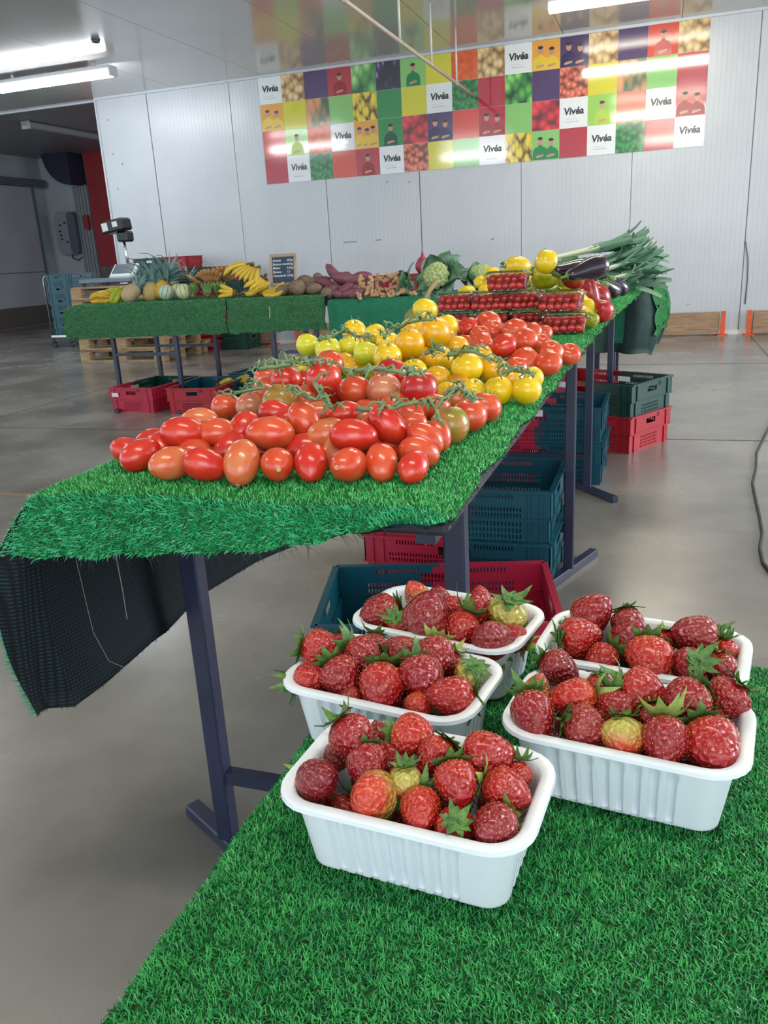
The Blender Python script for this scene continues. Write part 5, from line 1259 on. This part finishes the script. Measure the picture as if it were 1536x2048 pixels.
# striped melons
def melon_mat(name, c, st):
    m = mat(name, c, .45); nt = m.node_tree; b = nt.nodes['Principled BSDF']; tc = nt.nodes.new('ShaderNodeTexCoord'); sp = nt.nodes.new('ShaderNodeSeparateXYZ'); nt.links.new(tc.outputs['Object'], sp.inputs[0])
    at = nt.nodes.new('ShaderNodeMath'); at.operation = 'ARCTAN2'; nt.links.new(sp.outputs['Y'], at.inputs[0]); nt.links.new(sp.outputs['X'], at.inputs[1])
    mu = nt.nodes.new('ShaderNodeMath'); mu.operation = 'MULTIPLY'; mu.inputs[1].default_value = 10; nt.links.new(at.outputs[0], mu.inputs[0])
    co = nt.nodes.new('ShaderNodeMath'); co.operation = 'COSINE'; nt.links.new(mu.outputs[0], co.inputs[0])
    r = nt.nodes.new('ShaderNodeValToRGB'); e = r.color_ramp.elements; e[0].position = .88; e[0].color = (*lin(c), 1); e[1].position = .96; e[1].color = (*lin(st), 1)
    nt.links.new(co.outputs[0], r.inputs[0]); nt.links.new(r.outputs[0], b.inputs['Base Color']); return m
MEL = me_of(*lathe([(x*.5, y*.49) for x, y in ball(40, 16)], 60, lambda a, r, z: (r*(1-.03*max(0, math.cos(a*10))**4), z)), 'melon')
S_mel = [melon_mat('melon_pale_green', '#b6c9b4', '#3e5f4c'), melon_mat('melon_cream', '#cdd0a0', '#5f7340')]
for u, v, y, c, dx, lb in [(334, 594, 5.50, 0, .3, 'pale green striped melon, left of the two in front'), (369, 593, 5.50, 1, -.3, 'cream striped melon, right of the two in front'), (356, 582, 5.66, 1, .1, 'yellowish melon behind and between the two striped melons')]:
    d = .118; tag(lobj('melon', MEL, S_mel[c], None, place(fx(u, v, y, FT+d*.49), Vector((dx, .2, 1)), 1+dx, d)), lb, 'melon', 'striped melons')
# bananas
def banana_mesh(L, r, bend):
    P = []; rr = []
    for i in range(11):
        t = i/10; a = (t-.5)*bend; R0 = L/bend; P.append((R0*(math.cos(a)-math.cos(bend/2)), 0, R0*math.sin(a)+L/2)); rr.append(r*(.22 if i == 0 else .35 if i == 1 else min(1, .75+.5*math.sin(math.pi*t)) if i < 9 else .6 if i == 9 else .2))
    b = MB(); b.tube(P, rr, 7); return b.mesh('banana', True)
def hand(p, ax, spin, n, mesh, mt, label, group, fan=.22, s=1.0, name='banana_bunch', cat='bananas', rows_=1):
    t = empty(name, label, cat, place(p, ax, spin, s), group)
    b = MB(); b.tube([(0, -.03, 0), (0, 0, .005), (0, .03, 0)], .014, 8); b.tube([(0, 0, 0), (-.01, 0, -.04)], .012, 8); lobj('stem', b.mesh('stem', True), M_bst, t)
    for rr in range(rows_):
        for i in range(n):
            q = (i-(n-1)/2)
            lobj('banana' if cat == 'bananas' else 'plantain', mesh, mt, t, TR((.018*rr, q*.010, 0)) @ Matrix.Rotation(-q*fan, 4, 'X') @ Matrix.Rotation(.15+.35*rr, 4, 'Y'))
    return t
M_bst = mat('banana_stem', '#6f6a3a', .6, '#4d4030', 30)
M_ban = mat('banana_yellow', '#d9b93c', .4, '#d0ab30', 12); M_ban2 = mat('banana_bright', '#dcbc3e', .4, '#c9a43a', 14)
M_red_b = mat('banana_tan', '#b98a55', .5, '#a8743f', 14); M_pla = mat('plantain_green', '#4f7034', .4, '#64803c', 10)
BN = banana_mesh(.19, .0185, 1.25); BS = banana_mesh(.12, .0165, .8); PLN = banana_mesh(.13, .019, .6)
gb_ = 'banana hands on the fruit table'
hand(fx(500, 562, 5.74, 1.03), Vector((-.75, -.3, -.42)), 1.5, 6, BN, M_ban, 'tall hand of yellow bananas arching left at the top of the pile', gb_, .15, 1.1)
hand(fx(515, 558, 5.70, 1.00), Vector((-.3, -.75, -.55)), 1.2, 6, BN, M_ban2, 'hand of yellow bananas hanging forward in the middle of the pile', gb_, .2)
hand(fx(492, 598, 5.50, FT+.035), Vector((.85, -.1, .42)), -1.4, 6, BN, M_ban2, 'hand of yellow bananas fanning right at the front', gb_, .16)
hand(fx(522, 600, 5.46, FT+.03), Vector((.8, .2, .30)), -1.2, 5, BN, M_ban, 'hand of ripe bananas at the front right beside the yams', gb_, .18)
hand(fx(530, 578, 5.66, .93), Vector((-.2, -.5, -.55)), .6, 5, BN, M_ban, 'hand of bananas above the front right hand', gb_, .2)
hand(fx(548, 532, 5.9, 1.02), Vector((.1, -.2, -.8)), .2, 4, BN, M_ban2, 'banana hand half hidden behind the chalkboard', gb_, .12)
hand(fx(470, 598, 5.5, FT+.03), Vector((-.7, -.2, .1)), .4, 3, BS, M_ban2, 'three short bananas with dark stems at the front left of the pile', gb_, .3)
gt_ = 'small tan bananas on the fruit table'
hand(fx(425, 574, 5.72, .915), Vector((-.1, -.55, .75)), 1.6, 8, BS, M_red_b, 'tan finger banana cluster above the green plantains', gt_, .26)
hand(fx(452, 572, 5.78, .925), Vector((.35, -.3, .75)), 1.3, 7, BS, M_red_b, 'tan finger banana cluster right of the first, under the yellow bananas', gt_, .24)
hand(fx(398, 580, 5.72, .90), Vector((-.55, -.3, .45)), 1.6, 6, BS, M_red_b, 'tan finger banana cluster at the left over the plantains', gt_, .24)
gp_ = 'green plantains on the fruit table'
for k, (u, v, y, z, ax, lb) in enumerate([(392, 600, 5.50, FT+.02, (-.25, -.1, .8), 'left'), (416, 600, 5.48, FT+.02, (0, -.1, .9), 'middle'), (440, 600, 5.5, FT+.02, (.25, -.1, .8), 'right')]):
    hand(fx(u, v, y, z), Vector(ax), 1.5, 4, PLN, M_pla, 'cluster of short dark green plantains, %s of the three under the tan bananas' % lb, gp_, .26, .8, 'plantain_bunch', 'plantains')
# chalkboard
cb = empty('chalkboard', 'small price chalkboard with pale wooden frame standing behind the bananas', 'chalkboard', TR((0, 0, 0)))
p0 = WY(568, 574, 5.62); Mb = TR((p0.x, 5.62, .875)) @ RZ(.12) @ Matrix.Rotation(-.16, 4, 'X')
cb.matrix_world = Mb
M_fr = mat('frame_wood', '#b09a84', .6, '#9c846c', 14)
b = MB(); b.box(-.088, .088, -.004, .004, .012, .205); lobj('slate', b.mesh('slate'), mat('slate', '#26374c', .6, '#2e415a', 6), cb)
for nm, q in [('frame_rail', (-.1, .1, -.008, .008, .20, .222)), ('frame_rail', (-.1, .1, -.008, .008, -.004, .018)), ('frame_stile', (-.1, -.082, -.008, .008, .018, .20)), ('frame_stile', (.082, .1, -.008, .008, .018, .20))]:
    b = MB(); b.box(*q); bev(lobj(nm, b.mesh(nm), M_fr, cb), .002)
b = MB(); b.box(-.1, .1, .008, .1, -.085, -.07); b.box(-.01, .01, .02, .03, -.07, .15); lobj('prop', b.mesh('prop'), M_fr, cb)
M_chalk = mat('chalk', '#cfd6dc', .8)
def text_mesh(txt, size, shear=0, extrude=.0003, bold=0):
    cu = bpy.data.curves.new('lettering', 'FONT'); cu.body = txt; cu.size = size; cu.shear = shear; cu.extrude = extrude; cu.offset = bold; cu.align_x = 'LEFT'
    cu.resolution_u = 3
    o = bpy.data.objects.new('tmp', cu); COL.objects.link(o); dg = bpy.context.evaluated_depsgraph_get(); me = bpy.data.meshes.new_from_object(o.evaluated_get(dg)); bpy.data.objects.remove(o)
    me.materials.clear(); return me
for k, (a_, c_) in enumerate([('Ananas', '2€/kg'), ('Banane vrac', '2€/kg'), ('Melon', '2,5/kg'), ('Banane', '1,5'), ('Carambole', '2,9/kg')]):
    z = .182-.027*k
    lobj('chalk_writing', text_mesh(a_, .022, .2, .0002, .0005), M_chalk, cb, TR((-.078, -.0046, z-.012)) @ Matrix.Rotation(math.pi/2, 4, 'X'))
    lobj('chalk_writing', text_mesh(c_, .020, .2, .0002, .0005), M_chalk, cb, TR((.028, -.0046, z-.012)) @ Matrix.Rotation(math.pi/2, 4, 'X'))
# yams and potatoes, sweet potatoes, ginger
POT = [me_of(*body(.5, (.62, .7, .5, .8)[i], 140+i, noise=.10, n=18, m=12, freq=2), 'potato_body') for i in range(4)]
SWP = [me_of(*body(.5, (1.3, 1.0, 1.5, .85)[i], 150+i, noise=.12, egg=.1, n=16, m=14, freq=1.8), 'sweet_potato_body') for i in range(4)]
M_yam = mat('yam_skin', '#6f5a4c', .7, '#8a7460', 5, 4, bump=.2, bscale=20); M_swp = mat('sweet_potato_skin', '#6e3a4c', .55, '#83505c', 5, 4, bump=.15, bscale=20); M_gin = mat('ginger_skin', '#b08a66', .65, '#c9a582', 6, 4, bump=.15, bscale=30)
YAM = [(565, 593, 22, 5.48, 'small', 0), (575, 580, 20, 5.6, 'round', 1), (597, 588, 30, 5.46, 'largest', 2), (590, 574, 26, 5.6, 'upper', 3), (612, 566, 32, 5.7, 'large top', 1), (618, 577, 20, 5.56, 'small upper', 0), (636, 557, 22, 5.8, 'rear', 2), (628, 590, 22, 5.5, 'half hidden', 3), (656, 592, 22, 5.46, 'lone pale', 0), (643, 570, 22, 5.66, 'brown', 1), (581, 590, 18, 5.56, 'shaded', 2), (605, 578, 22, 5.62, 'inner', 3)]
xs_ = sorted(range(len(YAM)), key=lambda k: YAM[k][0])
def clampz(p, r, fl): p.z = max(p.z, fl+r*.95); return p
for k, (u, v, d, y, wd, j) in enumerate(YAM):
    p = WY(u, v, y); r = d/2*depth(p)/FPX; p = clampz(p, r, FT if u < 650 else GT)
    tag(lobj('yam', POT[j], M_yam, None, place(p, (1, .3*math.sin(k), .4*math.cos(k*2)), k, 2*r)), '%s brown yam, %s from left in the brown heap beside the chalkboard' % (wd, ORD[xs_.index(k)]), 'yam', 'brown yams')
SWE = [(672, 552, 20, 5.70, 130, 2, 'long pointed top'), (700, 560, 24, 5.62, 170, 2, 'long reclining'), (722, 556, 24, 5.72, 200, 1, 'plump upper right'), (655, 568, 20, 5.66, 160, 0, 'left upper'), (665, 580, 20, 5.54, 30, 3, 'left middle'), (650, 586, 18, 5.50, 60, 3, 'lower left'), (690, 580, 20, 5.52, 40, 1, 'middle'), (700, 590, 18, 5.46, 10, 1, 'low front'), (678, 592, 16, 5.45, 170, 3, 'small low'), (714, 590, 18, 5.46, 20, 1, 'front right'), (712, 576, 16, 5.56, 0, 3, 'right middle'), (740, 570, 18, 5.66, 170, 0, 'rear right'), (640, 562, 18, 5.72, 190, 0, 'slim rear left'), (690, 552, 16, 5.8, 10, 3, 'small rear')]
xs_ = sorted(range(len(SWE)), key=lambda k: SWE[k][0])
for k, (u, v, d, y, ang, j, wd) in enumerate(SWE):
    p = WY(u, v, y); r = d/2*depth(p)/FPX; p = clampz(p, r, GT)
    tag(lobj('sweet_potato', SWP[j], M_swp, None, place(p, img_axis(ang, 10*math.sin(k)), k, 2*r)), '%s purple sweet potato, %s from left in the purple heap' % (wd, ORD[xs_.index(k)]), 'sweet potato', 'purple sweet potatoes')
def ginger_mesh(seed):
    rg = random.Random(seed); b = MB(); P = Vector((0, 0, 0)); d = Vector((1, 0, 0)); 
    for k in range(5):
        r = rg.uniform(.010, .015); q = P+d*.022; v, f = lathe([(x*r, y*r*1.4) for x, y in ball(8, 6)], 8); Mx = align(d, 0)
        b.add([tuple(Mx @ Vector(a)+P) for a in v], f)
        if rg.random() < .8:
            s = Vector((rg.uniform(-.4, .4), rg.choice((-1, 1)), rg.uniform(-.5, .8))).normalized(); Mx = align(s, 0); b.add([tuple(Mx @ (Vector(a)*.8)+P+s*.016) for a in v], f)
        P = q; d = (d+Vector((0, rg.uniform(-.7, .7), rg.uniform(-.4, .4)))).normalized()
    return b.mesh('ginger', True)
GIN = [ginger_mesh(160+i) for i in range(5)]
rg = random.Random(8)
for k in range(24):
    col = k % 8; row = k//8
    u = 722+col*11+row*6+rg.uniform(-3, 3); v = 593-row*12-col*.9*row+rg.uniform(-2, 2); y = 5.47+row*.09
    p = clampz(WY(u, v, y), .014, GT)
    tag(lobj('ginger_root', GIN[k % 5], M_gin, None, place(p, (rg.uniform(-1, 1), rg.uniform(-1, .2), rg.uniform(-.2, 1)), k, 1.25)), 'knobbly ginger root, %s from left in the %s row of the ginger heap' % (ORD[col], ('front', 'middle', 'back')[row]), 'ginger', 'ginger roots')
# bananas lying in the crates under the fruit table
for k, (x, y, z, lb) in enumerate([(-3.72, 5.62, .12, 'pale fruit lying inside the stickered crate under the fruit table'), (-3.28, 5.62, .14, 'yellow-green fruit inside the second red crate under the fruit table'), (-3.18, 5.70, .15, 'pale fruit at the back of the second red crate')]):
    hand(Vector((x, y, z)), Vector((.8, .2, .1)), k, 3, PLN, M_ban2, lb, 'fruit in the crates', .2, 1, 'banana_bunch', 'bananas')
for k in range(7):
    p = Vector((-.72+.05*k*math.cos(k), 1.88+.035*(k-3), .035+.01*(k % 2)))
    p = Vector((-.70+.07*(k % 4), 1.80+.08*(k//4)+.02*(k % 3), .040))
    tag(lobj('beetroot', RD[k % 4], mat('crate_fruit', '#8a1d28', .4) if k == 0 else bpy.data.materials['crate_fruit'], None, place(p, (.2, .1, 1), k, .066)), 'dark red fruit lying in the teal end of the nearest crate', 'fruit', 'dark red fruit in the nearest crate')

# ================================================================ poster
print_mats = {
 'white': mat('print_white', '#d9dde0', .08, spec=.9), 'yellow': mat('print_yellow', '#c9c21e', .08, spec=.9), 'red': mat('print_red', '#a81f30', .08, spec=.9), 'orange': mat('print_orange_red', '#c9412c', .08, spec=.9), 'purple': mat('print_purple', '#45295c', .08, spec=.9),
 'lime': mat('print_lime', '#8fbf4e', .08, spec=.9), 'lgreen': mat('print_light_green', '#7db862', .08, spec=.9), 'green': mat('print_green', '#16803a', .08, spec=.9), 'amber': mat('print_amber', '#d9982c', .08, spec=.9), 'salmon': mat('print_salmon', '#c9583a', .08, spec=.9),
 'potato': print_cells('print_potatoes', '#7a5834', '#e0c894', 17, (1, 1, .8), .2, .85, '#c2a06a'), 'lettuce': print_cells('print_lettuce', '#1f5a2a', '#b4d89a', 9, (1, 1, .7), .1, .8, '#5fa352'),
 'eggplant': print_cells('print_aubergines', '#1a1426', '#a890bc', 9, (2, 1, .8), .05, .6, '#3c2650'), 'banana': print_cells('print_bananas', '#4a3a0c', '#e6cf2c', 13, (1.9, 1, .9), .2, .85, '#d6b81e'),
 'leaf': print_cells('print_leaves', '#0f4f22', '#3f9c4a', 22, (1, 1, 1), .1, .8, '#1f7a34'), 'peppers': print_cells('print_green_peppers', '#0f3f16', '#8fd068', 12, (1, 1, .7), .15, .8, '#3f9838'),
 'cherry': print_cells('print_cherry_tomatoes', '#5a2a18', '#e0866a', 20, (1, 1, 1), .15, .8, '#c85a40'), 'tomato': print_cells('print_tomatoes', '#5c1018', '#e0404a', 11, (1, 1, 1), .15, .8, '#c01f2c'),
 'squash': print_cells('print_squash', '#3c5a34', '#d9a05c', 8, (1.4, 1, .6), .0, .7, '#c98a5a'), 'carrot': mat('print_carrots', '#c9502c', .08, '#d9703c', 12)}
G = {'V': 'white'}
ROWS = [
 ['V', 'potato', 'purple', 'red*1', 'lettuce', 'eggplant', 'lgreen*1g', 'yellow', 'carrot', 'potato', 'V', 'amber*2', 'purple*2', 'potato', 'purple', 'orange*1', 'potato'],
 ['amber*2', 'yellow', 'squash', 'lgreen', 'banana', 'green', 'yellow', 'V', 'leaf', 'red', 'peppers', 'purple', 'cherry', 'yellow', 'squash', 'lgreen', 'red'],
 ['orange', 'lime*1', 'carrot', 'V', 'amber*3', 'green*1', 'tomato', 'purple*2', 'orange', 'red*2', 'lgreen', 'tomato', 'V', 'lime*1', 'salmon', 'V', 'red*2'],
 ['red', 'V', 'leaf', 'orange', 'red*1', 'V', 'cherry', 'yellow', 'lgreen', 'V', 'banana', 'lgreen*2', 'red', 'V', 'leaf', 'red', 'V']]
PX0, PZ0, TS_ = -4.784, 3.163, .3
po = empty('wall_poster', 'wide poster of coloured squares, produce photos and repeated lettering, under the ceiling', 'poster', TR((PX0, WALL_Y, PZ0)))
b = MB(); b.box(0, 17*TS_, -.006, -.001, -4*TS_, 0); lobj('board', b.mesh('board'), print_mats['white'], po)
VM = text_mesh('Vivéa', .098, .12, .0004, .0035); _b = MB(); [_b.box(x, x+w_, 0, h_, 0, .0004) for x, w_, h_ in ((0, .13, .002),)]; [_b.box(.01+.011*k, .01+.011*k+.007, -.028, -.028+.006+.002*(k % 3), 0, .0004) for k in range(13)]; VS = _b.mesh('small_lettering')
M_ink = mat('print_ink', '#2a2c30', .2); M_ink2 = mat('print_ink_pale', '#8d9296', .2)
M_face = mat('print_face', '#b98a72', .2); SH_M = {'red': mat('print_shirt_red', '#8f1c28', .2), 'orange': mat('print_shirt_r2', '#a83030', .2), 'lgreen': mat('print_shirt_green', '#1f7a4a', .2), 'green': mat('print_shirt_dkgreen', '#1d4f44', .2), 'amber': mat('print_shirt_amber', '#d8b83a', .2), 'purple': mat('print_shirt_purple', '#2a2050', .2), 'lime': mat('print_shirt_lime', '#9fc03a', .2)}
def flat(pts, y): return [(x, y, z) for x, z in pts]
def ell(cx, cz, rx, rz, n=16): return [(cx+rx*math.cos(-2*math.pi*k/n), cz+rz*math.sin(-2*math.pi*k/n)) for k in range(n)]
TILE = (lambda q: (q.box(.0008, TS_-.0008, -.0078, -.006, -TS_+.0008, -.0008), q)[1])(MB())
TMESH = TILE.mesh('picture_tile')
for r in range(4):
    for c in range(17):
        k = ROWS[r][c]; base, _, ppl = k.partition('*'); mname = G.get(base, base)
        t = lobj('picture_tile', TMESH, print_mats[mname], po, TR((c*TS_, 0, -r*TS_)))
        if base == 'V':
            lobj('lettering', VM, M_ink, t, TR((.045, -.0084, -.165)) @ Matrix.Rotation(math.pi/2, 4, 'X')); lobj('small_lettering', VS, M_ink2, t, TR((.06, -.0083, -.215)) @ Matrix.Rotation(math.pi/2, 4, 'X'))
        if ppl:
            n = int(ppl[0]); b = MB()
            for q in range(n):
                cx = TS_*(q+1)/(n+1)+(.0 if n == 1 else (-.01 if q == 0 else .01)); hz = -.085-.02*(q % 2); y = -.0082-.0003*q
                hz -= .02; sh = [(cx-.085, -TS_+.006), (cx-.08, hz-.10), (cx-.06, hz-.068), (cx-.02, hz-.05), (cx-.015, hz-.03), (cx+.015, hz-.03), (cx+.02, hz-.05), (cx+.06, hz-.068), (cx+.08, hz-.10), (cx+.085, -TS_+.006)]
                sh = [(min(max(a, .006), TS_-.006), d) for a, d in sh]
                b.add(flat(sh, y), [tuple(range(len(sh)))], 0)
                b.add(flat([(cx-.05, -.262), (cx-.03, -.247), (cx+.035, -.240), (cx+.05, -.250), (cx+.03, -.262), (cx-.04, -.276)], y-.0001), [(0, 1, 2, 3, 4, 5)], 1)
                b.add(flat(ell(cx, hz, .028, .038), y-.0001), [tuple(range(16))], 1)
                b.add(flat(ell(cx, hz+.028, .029, .016), y-.0002), [tuple(range(16))], 2)
            lobj('portrait', b.mesh('portrait'), [SH_M[base], M_face, M_ink], t)
# ================================================================ wall marks, cables
rg = random.Random(4)
b = MB()
for (u, v, w_, h_) in [(700, 484, 28, 2), (757, 480, 14, 2), (985, 478, 6, 2), (215, 240, 3, 3), (226, 308, 3, 3), (236, 378, 3, 3), (246, 444, 3, 3), (253, 508, 3, 3), (245, 328, 3, 4), (1376, 609, 8, 1), (774, 364, 3, 3), (819, 364, 3, 3)]:
    p = WY(u, v, WALL_Y-.001); s = depth(p)/FPX/2; b.box(p.x-w_*s, p.x+w_*s, WALL_Y-.0012, WALL_Y-.0004, p.z-h_*s, p.z+h_*s)
stuff(lobj('scuff_marks', b.mesh('scuffs'), mat('scuff', '#7d8286', .7), wall))
cab_pts = [W(1580, 800, .01), W(1548, 835, .01), W(1530, 868, .008), W(1513, 905, .006), W(1512, 935, .006), W(1505, 965, .006), W(1512, 1000, .006), W(1520, 1035, .006), W(1525, 1065, .006), W(1520, 1095, .006), W(1526, 1125, .006), W(1545, 1150, .006)]
for p in cab_pts: p.z = .0062
b = MB(); q = cab_pts[0].copy(); sm = []
for a, c in zip(cab_pts, cab_pts[1:]): sm += [a-q, a.lerp(c, .5)-q]
b.tube(sm+[cab_pts[-1]-q], .006, 8); tag(lobj('floor_cable', b.mesh('cable', True), mat('dark_cable', '#2b2a2c', .5), None, TR(q)), 'dark cable snaking across the floor at the right edge', 'cable')
wc = [WY(1491, 482, WALL_Y-.008), WY(1496, 520, WALL_Y-.01), WY(1495, 560, WALL_Y-.01), WY(1490, 608, WALL_Y-.01)]; q = wc[0].copy()
b = MB(); b.tube([p-q for p in wc], .006, 6); tag(lobj('wall_cable', b.mesh('cable', True), mat('grey_cable', '#66686c', .5), None, TR(q)), 'thin grey wire hanging down the wall near the right bracket', 'cable')
